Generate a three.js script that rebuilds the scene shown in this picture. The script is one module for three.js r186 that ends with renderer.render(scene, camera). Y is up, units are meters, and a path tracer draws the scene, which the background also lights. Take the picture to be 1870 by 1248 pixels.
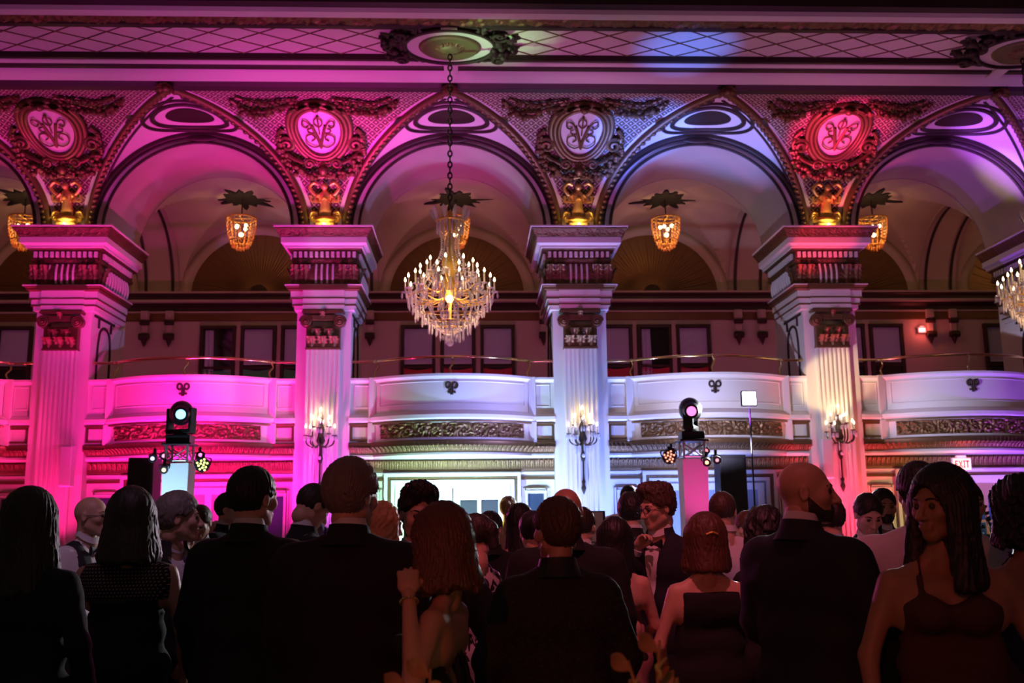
import * as THREE from 'three';
import { mergeGeometries, toCreasedNormals } from 'three/addons/utils/BufferGeometryUtils.js';
import { RoundedBoxGeometry } from 'three/addons/geometries/RoundedBoxGeometry.js';

// ---------------------------------------------------------------- camera, light, exposure
const scene = new THREE.Scene();
scene.background = new THREE.Color(0x000000);
const FOCAL = 1820.5;                                   // pixels of the 1870 x 1248 frame
const camera = new THREE.PerspectiveCamera(2 * Math.atan(624 / FOCAL) * 180 / Math.PI, 1870 / 1248, 0.05, 120);
camera.rotation.order = 'YXZ';
camera.position.set(0, 1.58, 0);
camera.rotation.set(0.1745, -0.0398, -0.0106);
camera.updateMatrixWorld(true);
camera.focus = 5.6;
camera.userData.fStop = 3.6;
const renderer = new THREE.WebGLRenderer({ antialias: true });
renderer.toneMapping = THREE.LinearToneMapping;
renderer.toneMappingExposure = 1.0;
renderer.shadowMap.enabled = true;

// stage lighting: [fixture kind, place, aim, colour, candela, half-angle in degrees, softness of edge, lens radius in cm]
// 'head' = moving head, 'par' = wash can on floor or truss; each is built as a fixture further down and its light stands at its lens
const STAGE = [
  // wash cans on the floor at the feet of the columns and along the wall
  ['par', [-9.5, 0.34, -16.0], [-9.6, 3.6, -17.5], [1, .02, .20], 42, 44, 1, 6],
  ['par', [-6.75, 0.34, -17.0], [-7.2, 4.4, -17.7], [1, .012, .26], 26, 30, 1, 6],
  ['par', [-7.7, 0.34, -16.6], [-7.3, 3.6, -17.7], [1, .012, .22], 20, 34, 1, 6],
  ['par', [-5.75, 0.34, -15.4], [-5.0, 2.6, -17.6], [1, .012, .34], 95, 42, 1, 6],
  ['par', [-3.6, 0.34, -15.8], [-3.6, 3.2, -17.4], [1, .012, .50], 55, 42, 1, 6],
  ['par', [-2.1, 0.34, -17.0], [-2.7, 4.2, -17.7], [.78, .10, 1], 28, 28, 1, 6],
  ['par', [-3.1, 0.34, -16.9], [-2.7, 4.2, -17.7], [1, .05, .75], 22, 28, 1, 6],
  ['par', [-0.9, 0.34, -15.9], [-0.4, 1.8, -17.9], [.46, 1, .74], 85, 44, 1, 6],
  ['par', [0.6, 0.34, -16.0], [0.4, 2.8, -17.5], [.28, .32, 1], 70, 42, 1, 6],
  ['par', [1.45, 0.34, -17.0], [1.9, 4.2, -17.7], [.42, .50, 1], 38, 30, 1, 6],
  ['par', [2.5, 0.34, -17.0], [2.0, 3.8, -17.7], [.20, .30, 1], 34, 30, 1, 6],
  ['par', [3.6, 0.34, -15.9], [3.4, 2.0, -17.8], [.16, .26, 1], 80, 42, 1, 6],
  ['par', [6.05, 0.34, -17.0], [6.5, 4.0, -17.7], [1, .10, .26], 26, 28, 1, 6],
  ['par', [7.1, 0.34, -16.7], [6.7, 2.4, -17.7], [1, .04, .12], 28, 36, 1, 6],
  ['par', [9.8, 0.34, -15.9], [9.9, 3.0, -17.4], [.32, .07, 1], 55, 42, 1, 6],
  ['par', [8.4, 0.34, -15.6], [8.3, 1.8, -17.9], [1, .70, .28], 14, 36, 1, 6],
  // floor cans that light the covers of the two towers
  ['par', [-4.6, 0.34, -12.6], [-4.2, 2.1, -14.4], [.42, .72, 1], 34, 16, 1, 6],
  ['par', [3.6, 0.34, -12.6], [3.19, 2.1, -14.4], [1, .04, .38], 16, 14, 1, 6],
  // floor cans that reach the arches and the ceiling
  ['par', [-7.8, 0.34, -13.4], [-7.4, 8.0, -17.2], [.62, .05, .60], 70, 26, 1, 6],
  ['par', [-2.8, 0.34, -13.2], [-2.6, 8.0, -16.8], [.95, .02, .62], 130, 26, 1, 6],
  ['par', [1.4, 0.34, -13.2], [1.0, 8.0, -17.0], [.72, .07, .62], 80, 28, 1, 6],
  ['par', [6.0, 0.34, -13.4], [6.2, 8.0, -17.2], [.72, .07, .58], 42, 28, 1, 6],
  ['par', [10.6, 0.34, -13.8], [10.6, 8.0, -17.0], [.42, .06, .90], 45, 24, 1, 6],
  ['par', [-6.0, 0.34, -12.8], [-6.2, 8.6, -14.2], [.62, .06, .55], 40, 30, 1, 6],
  ['par', [-1.6, 0.34, -12.7], [-1.8, 8.6, -14.2], [.80, .08, .66], 52, 30, 1, 6],
  ['par', [4.6, 0.34, -12.7], [4.8, 8.6, -14.2], [.62, .08, .55], 34, 30, 1, 6],
  ['par', [9.4, 0.34, -12.9], [9.4, 8.6, -14.2], [.50, .08, .55], 26, 30, 1, 6],
  // small unseen cans added on the balcony floor to brighten the wall behind
  ...[-9.568, -4.968, -.368, 4.232, 8.832].map((x) => ['balcony', [x, 3.22, -19.9], [x, 6.6, -22.6], [.90, .09, .36], 7.0, 62, 1, 6]),
  // lamps clamped to the towers: towards the guests
  ['clip', [-3.84, 2.36, -14.20], [-1.0, 1.4, -6], [1, .12, .50], 40, 30, 1, 4],
  ['clip', [2.83, 2.42, -14.20], [1.6, 1.4, -6], [1, .16, .62], 40, 30, 1, 4],
  ['clip', [-3.84, 2.40, -14.20], [.37, 1.5, -10.4], [1, .80, .15], 110, 5, .8, 4],
  // and towards the arcade and the ceiling
  ['clip', [-4.0, 2.50, -14.85], [-2.5, 7.8, -16.7], [1, .02, .46], 190, 13, .8, 4],
  ['clip', [-4.5, 2.50, -14.85], [-7.2, 6.2, -17.4], [1, .02, .40], 55, 22, 1, 4],
  ['clip', [-3.8, 2.44, -14.0], [0.3, 8.62, -13.95], [.36, 1, .40], 170, 7, .9, 4],
  ['clip', [2.95, 2.50, -14.85], [3.05, 7.75, -16.7], [.03, .17, 1], 360, 11, 0.4, 4],
  ['clip', [3.10, 2.46, -14.0], [3.3, 8.62, -14.2], [.03, .20, 1], 150, 9, 1, 4],
  ['clip', [3.40, 2.50, -14.85], [6.45, 8.15, -16.6], [1, .03, .24], 330, 8, .35, 4],
  ['clip', [3.50, 2.44, -14.85], [9.9, 8.1, -16.8], [.36, .08, 1], 620, 9, .4, 4],
  ['clip', [3.50, 2.60, -14.85], [9.7, 7.6, -17.6], [.75, .75, .08], 110, 4.4, 0.8, 4],
  ['clip', [3.45, 2.56, -14.85], [6.4, 3.9, -17.6], [1, .72, .30], 60, 8, .3, 4],
  ['clip', [3.40, 2.62, -14.85], [6.4, 6.5, -17.4], [1, .02, .05], 150, 6, .3, 4],
  ['clip', [3.35, 2.50, -14.85], [4.4, 3.5, -17.1], [.62, .60, 1], 30, 44, 1, 4],
  ['clip', [3.55, 2.50, -14.80], [9.0, 3.5, -17.1], [.62, .58, 1], 95, 17, 1, 4],
  ['clip', [2.85, 2.50, -14.85], [-.2, 3.5, -17.1], [.34, .32, 1], 62, 26, 1, 4],
  ['clip', [-4.35, 2.50, -14.85], [-4.9, 3.4, -17.2], [1, .015, .52], 34, 46, 1, 4],
  ['clip', [-4.55, 2.46, -14.80], [-9.4, 3.5, -17.3], [1, .03, .28], 110, 20, 1, 4],
  // rose and violet spots added at the ceiling to brighten the guests
  ['ceiling', [.2, 8.95, -.9], [1.0, 1.2, -5.8], [1, .16, .24], 105, 12, 1, 5],
  ['ceiling', [-1.2, 8.95, -.9], [-2.0, 1.3, -6.0], [.85, .40, .75], 42, 9, 1, 5],
  ['clip', [3.0, 2.56, -14.85], [4.5, 8.0, -17.3], [.12, .26, 1], 190, 13, .5, 4],
  // one red wash lamp on a stand behind the photographer
  ['rear', [-1.5, 3.4, 3.6], [1.0, 1.3, -5.3], [1, .07, .06], 19, 15, 1, 5],
];
// ---------------------------------------------------------------- helpers
const V = (x, y, z) => new THREE.Vector3(x, y, z);
let seedState = 1234567;
function rnd() { seedState = (seedState * 1664525 + 1013904223) >>> 0; return seedState / 4294967296; }
const rr = (a, b) => a + (b - a) * rnd();
const rad = (d) => d * Math.PI / 180;
// a pixel of the 1870 x 1248 frame gives a direction; the depth comes from what the thing stands on or hangs at
function at(u, v, z) {
  const d = V((u - 935) / FOCAL, (624 - v) / FOCAL, -1).applyQuaternion(camera.quaternion);
  return camera.position.clone().addScaledVector(d, (z - camera.position.z) / d.z);
}
const taken = new Map();
function numbered(name) {
  const n = taken.get(name) ?? 0; taken.set(name, n + 1);
  return n ? `${name}_${String(n).padStart(3, '0')}` : name;
}
function shade(o) { o.traverse((m) => { if (m.isMesh) { m.castShadow = true; m.receiveShadow = true; } }); return o; }
function thing(name, label, category, pos = [0, 0, 0], turn = 0, group) {
  const o = new THREE.Group(); o.name = numbered(name); scene.add(o);
  o.position.set(...pos); o.rotation.y = turn; o.userData = { label, category };
  if (group) o.userData.group = group;
  return o;
}
function merged(list) {
  const gs = (Array.isArray(list) ? list : [list]).map((g) => {
    let h = g.index ? g.toNonIndexed() : g;
    for (const k of Object.keys(h.attributes)) if (!['position', 'normal', 'uv'].includes(k)) { h = h.clone(); h.deleteAttribute(k); }
    if (!h.attributes.normal) h.computeVertexNormals();
    if (!h.attributes.uv) h.setAttribute('uv', new THREE.BufferAttribute(new Float32Array(h.attributes.position.count * 2), 2));
    return h;
  });
  return gs.length === 1 ? gs[0] : mergeGeometries(gs);
}
function part(parent, name, geo, m, kind) {
  const o = new THREE.Mesh(Array.isArray(geo) ? merged(geo) : geo, m);
  o.name = name; o.castShadow = o.receiveShadow = true; parent.add(o);
  if (kind) o.userData.kind = kind;
  return o;
}
function struct(name, geo, m) {
  const o = new THREE.Mesh(Array.isArray(geo) ? merged(geo) : geo, m);
  o.name = numbered(name); o.castShadow = o.receiveShadow = true; scene.add(o); o.userData = { kind: 'structure' };
  return o;
}
function copy(src, pos, turn, label, group) {
  const o = src.clone(); o.name = numbered(src.name.replace(/_\d{3}$/, '')); o.userData = { ...src.userData }; scene.add(o);
  o.position.set(...pos); if (turn !== undefined) o.rotation.y = turn;
  if (label) o.userData.label = label;
  if (group) o.userData.group = group;
  return o;
}
const box = (w, h, d, x = 0, y = 0, z = 0) => new THREE.BoxGeometry(w, h, d).translate(x, y, z);
const rbox = (w, h, d, x = 0, y = 0, z = 0, r = .01) => new RoundedBoxGeometry(w, h, d, 2, r).translate(x, y, z);
const cyl = (r0, r1, h, x = 0, y = 0, z = 0, n = 16) => new THREE.CylinderGeometry(r1, r0, h, n).translate(x, y, z);
const ball = (r, x = 0, y = 0, z = 0, n = 10) => new THREE.SphereGeometry(r, n, Math.ceil(n * .7)).translate(x, y, z);
function tube(pts, r, closed = false, seg, rs = 6) {
  const c = new THREE.CatmullRomCurve3(pts.map((p) => Array.isArray(p) ? V(...p) : p), closed, 'centripetal');
  return new THREE.TubeGeometry(c, seg ?? Math.max(8, pts.length * 5), r, rs, closed);
}
const lathe = (pts, n = 20) => new THREE.LatheGeometry(pts.map((p) => new THREE.Vector2(...p)), n);
function rod(a, b, r0, r1 = r0, n = 8) {
  const A = Array.isArray(a) ? V(...a) : a, B = Array.isArray(b) ? V(...b) : b, d = B.clone().sub(A);
  const g = new THREE.CylinderGeometry(r1, r0, d.length(), n);
  g.applyQuaternion(new THREE.Quaternion().setFromUnitVectors(V(0, 1, 0), d.normalize()));
  return g.translate((A.x + B.x) / 2, (A.y + B.y) / 2, (A.z + B.z) / 2);
}
// a moulding: profile [[out, height] ...] swept along a path [[x, z] ...], mitred; outward is to the side of +z when the path runs to +x
function sweep(path, prof, closed = false, crease) {
  const n = path.length, pos = [], idx = [], uv = [];
  const dir = (i, j) => { const dx = path[j][0] - path[i][0], dz = path[j][1] - path[i][1], l = Math.hypot(dx, dz); return [-dz / l, dx / l]; };
  let run = 0;
  for (let i = 0; i < n; i++) {
    const p = closed ? (i + n - 1) % n : Math.max(0, i - 1), q = closed ? (i + 1) % n : Math.min(n - 1, i + 1);
    const a = p === i ? dir(i, q) : dir(p, i), b = q === i ? a : dir(i, q);
    let mx = a[0] + b[0], mz = a[1] + b[1]; const l2 = mx * mx + mz * mz; const s = l2 < .05 ? 1 : 2 / l2; mx *= s; mz *= s;
    if (i) run += Math.hypot(path[i][0] - path[i - 1][0], path[i][1] - path[i - 1][1]);
    let v = 0;
    prof.forEach(([o, y], j) => { if (j) v += Math.hypot(o - prof[j - 1][0], y - prof[j - 1][1]); pos.push(path[i][0] + mx * o, y, path[i][1] + mz * o); uv.push(run, v); });
  }
  const m = prof.length;
  for (let i = 0; i < (closed ? n : n - 1); i++) for (let j = 0; j < m - 1; j++) {
    const a = i * m + j, b = ((i + 1) % n) * m + j; idx.push(a, b, b + 1, a, b + 1, a + 1);
  }
  const g = new THREE.BufferGeometry();
  g.setAttribute('position', new THREE.Float32BufferAttribute(pos, 3)); g.setAttribute('uv', new THREE.Float32BufferAttribute(uv, 2)); g.setIndex(idx);
  return toCreasedNormals(g, crease ?? .55);
}
// a grid surface f(u, v) -> [x, y, z], uv taken from g(u, v) when given
function surf(f, nu, nv, guv, smooth = true) {
  const pos = [], uv = [], idx = [];
  for (let i = 0; i <= nu; i++) for (let j = 0; j <= nv; j++) {
    const p = f(i / nu, j / nv); pos.push(...p); const t = guv ? guv(i / nu, j / nv, p) : [p[0], p[1]]; uv.push(...t);
  }
  for (let i = 0; i < nu; i++) for (let j = 0; j < nv; j++) { const a = i * (nv + 1) + j, b = a + nv + 1; idx.push(a, b, b + 1, a, b + 1, a + 1); }
  const g = new THREE.BufferGeometry();
  g.setAttribute('position', new THREE.Float32BufferAttribute(pos, 3)); g.setAttribute('uv', new THREE.Float32BufferAttribute(uv, 2)); g.setIndex(idx);
  if (smooth) { g.computeVertexNormals(); return g; }
  return toCreasedNormals(g, .6);
}
// a prism over a plan [[x, z] ...] between two heights
function prism(plan, y0, y1, bevel = 0) {
  const s = new THREE.Shape(plan.map(([x, z]) => new THREE.Vector2(x, -z)));
  return new THREE.ExtrudeGeometry(s, { depth: y1 - y0, bevelEnabled: bevel > 0, bevelSize: bevel, bevelThickness: bevel, bevelSegments: 1 }).rotateX(-Math.PI / 2).translate(0, y0, 0);
}
// an acanthus leaf standing on the origin: width, height, outward curl, lobes
function leaf(w, h, curl = .5, lobes = 4, thick = .012) {
  const f = (s) => (u, v) => {
    const t = u, a = (v - .5) * 2;
    const lobe = Math.abs(Math.sin(t * Math.PI * lobes)), half = w / 2 * (.35 + .65 * Math.sin(Math.PI * Math.min(1, .12 + t * .84)) ** .6) * (t > .97 ? .5 : 1) * (1 - .42 * (1 - lobe)) + .003;
    const th = t * curl * 2.6, r = h / Math.max(.3, curl * 2.6);
    const y = Math.sin(th) * r, z = (1 - Math.cos(th)) * r, rib = Math.abs(a) < .2 ? w * .07 : 0;
    return [a * half, y + lobe * Math.abs(a) * h * .05, z + s + rib - Math.abs(a) * w * .05 + w * .05 * Math.cos(a * 6.3) + w * .04 * Math.sin(t * Math.PI * lobes * 2) * Math.abs(a)];
  };
  return surf(f(thick), 16, 8, (u, v) => [u, v]);
}
function spiral(r0, turns, tr, hand = 1, n = 40) {
  const p = []; for (let i = 0; i <= n; i++) { const t = i / n, a = t * turns * 2 * Math.PI, r = r0 * (1 - t * .86); p.push(V(Math.cos(a) * r * hand, Math.sin(a) * r, t * r0 * .25)); }
  return new THREE.TubeGeometry(new THREE.CatmullRomCurve3(p), n, tr, 6);
}
// hash noise
function hash2(x, y) { let h = Math.imul(x | 0, 374761393) + Math.imul(y | 0, 668265263) | 0; h = Math.imul(h ^ (h >>> 13), 1274126177); return ((h ^ (h >>> 16)) >>> 0) / 4294967296; }
function noise2(x, y) {
  const xi = Math.floor(x), yi = Math.floor(y), fx = x - xi, fy = y - yi, u = fx * fx * (3 - 2 * fx), v = fy * fy * (3 - 2 * fy);
  return (hash2(xi, yi) * (1 - u) + hash2(xi + 1, yi) * u) * (1 - v) + (hash2(xi, yi + 1) * (1 - u) + hash2(xi + 1, yi + 1) * u) * v;
}
// scrolling foliage relief used on the gilded friezes, 0 to 1
function scrolls(x, y, pitch, h) {
  const k = Math.floor(x / pitch), cx = (k + .5) * pitch, up = k % 2 ? 1 : -1, dx = (x - cx), dy = (y - h * (.5 + .06 * up)) * up;
  const r = Math.hypot(dx, dy) + 1e-4, a = Math.atan2(dy, dx), sp = Math.cos(a * 1 - Math.log(r / pitch) * 4.2 + k), lv = Math.cos(a * 7 + r / pitch * 22);
  return Math.max(0, Math.min(1, .45 + .36 * sp + .22 * lv * (r > pitch * .16 ? 1 : 0) + .5 * (noise2(x * 34, y * 34) - .5)));
}

// ---------------------------------------------------------------- materials
function canvasTex(w, h, draw, rx = 1, ry = 1, srgb = true) {
  const c = document.createElement('canvas'); c.width = w; c.height = h; draw(c.getContext('2d'), w, h);
  const t = new THREE.CanvasTexture(c); t.wrapS = t.wrapT = THREE.RepeatWrapping; t.repeat.set(rx, ry); t.magFilter = THREE.LinearFilter;
  if (srgb) t.colorSpace = THREE.SRGBColorSpace; return t;
}
function noiseTex(n, f, lo, hi, rx, ry) {
  const d = new Uint8Array(n * n * 4);
  for (let y = 0; y < n; y++) for (let x = 0; x < n; x++) {
    let s = 0, a = .5, q = f; for (let o = 0; o < 4; o++) { const px = x / n * q, py = y / n * q; // tiling value noise
      const xi = Math.floor(px), yi = Math.floor(py), fx = px - xi, fy = py - yi, u = fx * fx * (3 - 2 * fx), v = fy * fy * (3 - 2 * fy), h = (i, j) => hash2(i % q + o * 57, j % q + o * 131);
      s += a * ((h(xi, yi) * (1 - u) + h(xi + 1, yi) * u) * (1 - v) + (h(xi, yi + 1) * (1 - u) + h(xi + 1, yi + 1) * u) * v); a *= .5; q *= 2; }
    const c = Math.round(255 * (lo + (hi - lo) * s)); d.set([c, c, c, 255], (y * n + x) * 4);
  }
  const t = new THREE.DataTexture(d, n, n); t.wrapS = t.wrapT = THREE.RepeatWrapping; t.repeat.set(rx, ry); t.magFilter = THREE.LinearFilter; t.needsUpdate = true; return t;
}
const mat = (c, rough = .6, metal = 0, o = {}) => { const { name, ...rest } = o; const m = new THREE.MeshStandardMaterial({ roughness: rough, metalness: metal, side: THREE.DoubleSide, ...rest }); m.color.setRGB(...c); return m; };
const phys = (c, rough, o = {}) => { const m = new THREE.MeshPhysicalMaterial({ roughness: rough, side: THREE.DoubleSide, ...o }); m.color.setRGB(...c); return m; };
const glow = (c, k, base = [.8, .8, .8]) => { const m = mat(base, .4); m.emissive.setRGB(...c); m.emissiveIntensity = k; return m; };
const fine = noiseTex(256, 8, 0, 1, 3, 3), coarse = noiseTex(256, 4, .82, 1.0, .5, .5);
const MAT = {
  cream: mat([.74, .70, .64], .55, 0, { bumpMap: fine, bumpScale: .0006 }),
  plaster: mat([.52, .46, .40], .8, 0, { map: coarse, bumpMap: fine, bumpScale: .001 }),
  vault: mat([.50, .42, .34], .85, 0, { map: coarse, bumpMap: fine, bumpScale: .001 }),
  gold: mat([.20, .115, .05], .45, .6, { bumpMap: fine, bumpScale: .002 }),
  goldcarved: mat([.17, .095, .045], .45, .55, { bumpMap: noiseTex(256, 16, 0, 1, 2.2, 2.2), bumpScale: .03 }),
  goldbright: mat([.78, .52, .12], .38, .6, { bumpMap: fine, bumpScale: .001 }),
  bronze: mat([.045, .028, .02], .55, .3, { bumpMap: fine, bumpScale: .002 }),
  brass: mat([.85, .62, .28], .16, 1),
  dark: mat([.012, .010, .010], .6),
  nearblack: mat([.005, .004, .004], .8),  // even near-black base colour of the vault rosettes
  blackmetal: mat([.015, .015, .017], .4, .3),
  floorwood: mat([.16, .085, .045], .28, 0, { map: coarse }),
  carpet: mat([.10, .04, .05], .95),
  white: mat([.80, .80, .80], .6),
  spandex: mat([.84, .84, .84], .75),
  candle: mat([.82, .78, .66], .5),
  crystal: phys([.93, .93, .96], .06, { transmission: .55, thickness: 0, ior: 1.6, metalness: 0, specularIntensity: 1 }),
  amber: phys([.95, .62, .26], .10, { transmission: .5, thickness: 0, ior: 1.6 }),
  flame: glow([1, .72, .36], 14),
  flamesoft: glow([1, .66, .30], 9),
  pane: phys([.9, .92, .95], .04, { transmission: 1, thickness: 0 }),
  windowdark: mat([.02, .018, .02], .12),
  blind: mat([.66, .66, .80], .8),
  drape: mat([.75, .05, .06], .6),  // red reflections in the window panes, put into a sheet colour
  greenreflection: mat([.06, .50, .12], .5),  // green reflections in the window panes, painted as a sheet colour
};
// ---------------------------------------------------------------- the hall: measures
const ZS = -17.62, ZP = -17.70, ZB = -19.4, ZW = -22.9, Y0 = 6.75, HR = 1.87, RUN = 1.95, BAY = 4.6;
const COLX = [-11.868, -7.268, -2.668, 1.932, 6.532, 11.132], BAYX = [-9.568, -4.968, -.368, 4.232, 8.832, 13.432];
const XL = -12.6, XR = 16.2, YC = 8.62, ZC = ZS + RUN;     // ceiling edge
// floor, outer walls
{
  const planks = [];
  struct('floor', box(XR - XL, .2, 31.4, (XL + XR) / 2, -.1, -7.3), MAT.floorwood);
  struct('wall_left', box(.3, 9.6, 31.4, XL - .15, 4.7, -7.3), MAT.plaster);
  struct('wall_right', box(.3, 9.6, 31.4, XR + .15, 4.7, -7.3), MAT.plaster);
  struct('wall_front', box(XR - XL + .6, 9.6, .3, (XL + XR) / 2, 4.7, 8.25), MAT.plaster);
  struct('wall_back', box(XR - XL, 6.4, .3, (XL + XR) / 2, 5.9, ZW - .15), MAT.plaster);
  struct('floor_balcony', box(XR - XL, .25, 5.0, (XL + XR) / 2, 2.87, -20.40), MAT.carpet);
}
// ---------------------------------------------------------------- ceiling bands over the dance floor, seen from below
{
  const line = [[XL, 0], [XR, 0]];
  const ceil = struct('ceiling', box(XR - XL, .12, 21.2, (XL + XR) / 2, 9.36, -2.4), MAT.plaster);
  const band = (name, m, pts, kids = ceil) => part(kids, name, sweep(line, pts.map(([z, y]) => [z, y])), m);
  band('cove_moulding', MAT.bronze, [[-15.72, 8.66], [-15.66, 8.56], [-15.58, 8.53], [-15.50, 8.56], [-15.42, 8.53], [-15.34, 8.60]]);
  band('moulding', MAT.cream, [[-15.34, 8.60], [-15.26, 8.55], [-15.18, 8.54], [-15.10, 8.57], [-15.03, 8.57], [-14.96, 8.61], [-14.92, 8.66]]);
  band('fillet', MAT.bronze, [[-14.92, 8.62], [-14.88, 8.58], [-14.80, 8.58], [-14.76, 8.62]]);
  band('moulding', MAT.cream, [[-14.77, 8.64], [-14.73, 8.59], [-14.62, 8.59], [-14.58, 8.64]]);
  band('fillet', MAT.bronze, [[-14.59, 8.63], [-14.56, 8.58], [-14.50, 8.58], [-14.47, 8.66]]);
  band('ceiling_panel', mat([.70, .62, .56], .8, 0, { bumpMap: fine, bumpScale: .008 }), [[-14.48, 8.66], [-13.56, 8.66]]);
  band('fillet', MAT.bronze, [[-13.60, 8.66], [-13.57, 8.60], [-13.48, 8.60], [-13.46, 8.62]]);
  band('moulding', MAT.cream, [[-13.22, 8.62], [-13.18, 8.57], [-13.02, 8.57], [-12.98, 8.62]]);
  band('beam_face', MAT.bronze, [[-12.99, 8.62], [-12.90, 8.66], [-12.86, 8.76], [-12.88, 8.84], [-12.78, 8.92], [-12.78, 9.30]]);
  band('ceiling_lath', MAT.plaster, [[-15.75, 8.75], [-12.7, 9.28]]);
  // gilded leaf band
  const W = XR - XL, n = 900;
  part(ceil, 'leaf_band', surf((u, v) => { const x = XL + u * W, z = -13.47 + v * .26; return [x, 8.63 - .05 * scrolls(x, v * .26, .26, .26) * (v > .08 && v < .92 ? 1 : 0), z]; }, n, 12), MAT.gold);
  // crossing diagonal strips on the panel
  const strips = [], z0 = -14.47, z1 = -13.58, dx = (z1 - z0) * 1.7;
  for (let x = XL - 2; x < XR + 2; x += .74) for (const s of [1, -1]) {
    if (s > 0 ? x < XL || x + dx > XR : x - dx < XL || x > XR) continue;
    strips.push(rod([x, 8.655, z0], [x + s * dx, 8.655, z1], .010, .010, 5));
  }
  part(ceil, 'lattice', strips, MAT.gold);
}
// ---------------------------------------------------------------- cove, groins and arches of each bay
const covePt = (cx, x, a, off = 0) => [cx + x, Y0 + HR * Math.sin(a) - off * Math.sin(a), ZS + RUN * (1 - Math.cos(a)) + off * Math.cos(a)];
const latticeTex = canvasTex(256, 256, (g, w) => {
  g.fillStyle = '#67513a'; g.fillRect(0, 0, w, w);
  g.strokeStyle = '#d9cbb4'; g.lineWidth = 20; g.lineCap = 'square';
  for (const k of [-1, 0, 1]) { g.beginPath(); g.moveTo(k * w, 0); g.lineTo(k * w + w, w); g.moveTo(k * w + w, 0); g.lineTo(k * w, w); g.stroke(); }
  g.fillStyle = '#d9cbb4'; for (const [x, y] of [[.5, 0], [.5, 1], [0, .5], [1, .5]]) { g.beginPath(); g.arc(x * w, y * w, 26, 0, 7); g.fill(); }
}, 1 / .16, 1 / .16);
MAT.lattice = mat([1, 1, 1], .7, 0, { map: latticeTex, bumpMap: canvasTex(64, 64, (g, w) => {
  g.fillStyle = '#000'; g.fillRect(0, 0, w, w); g.strokeStyle = '#fff'; g.lineWidth = 6;
  for (const k of [-1, 0, 1]) { g.beginPath(); g.moveTo(k * w, 0); g.lineTo(k * w + w, w); g.moveTo(k * w + w, 0); g.lineTo(k * w, w); g.stroke(); }
}, 1 / .16, 1 / .16, false), bumpScale: .012 });
for (const cx of COLX) {
  const half = (a) => 2.3 - RUN * Math.cos(a), inset = .14;
  const sp = struct('wall_spandrel', surf((u, v) => { const a = u * Math.PI / 2, h = Math.max(.02, half(a) - inset); return covePt(cx, (v * 2 - 1) * h, a); }, 26, 8, (u, v, p) => [p[0], u * 3]), MAT.lattice);
  for (const s of [-1, 1]) part(sp, 'groin_border', surf((u, v) => { const a = u * Math.PI / 2, h = half(a); return covePt(cx, s * (Math.max(.02, h - inset) + v * Math.min(inset, h - .02)), a, .012 * Math.sin(v * Math.PI)); }, 26, 4), MAT.cream);
}
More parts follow.
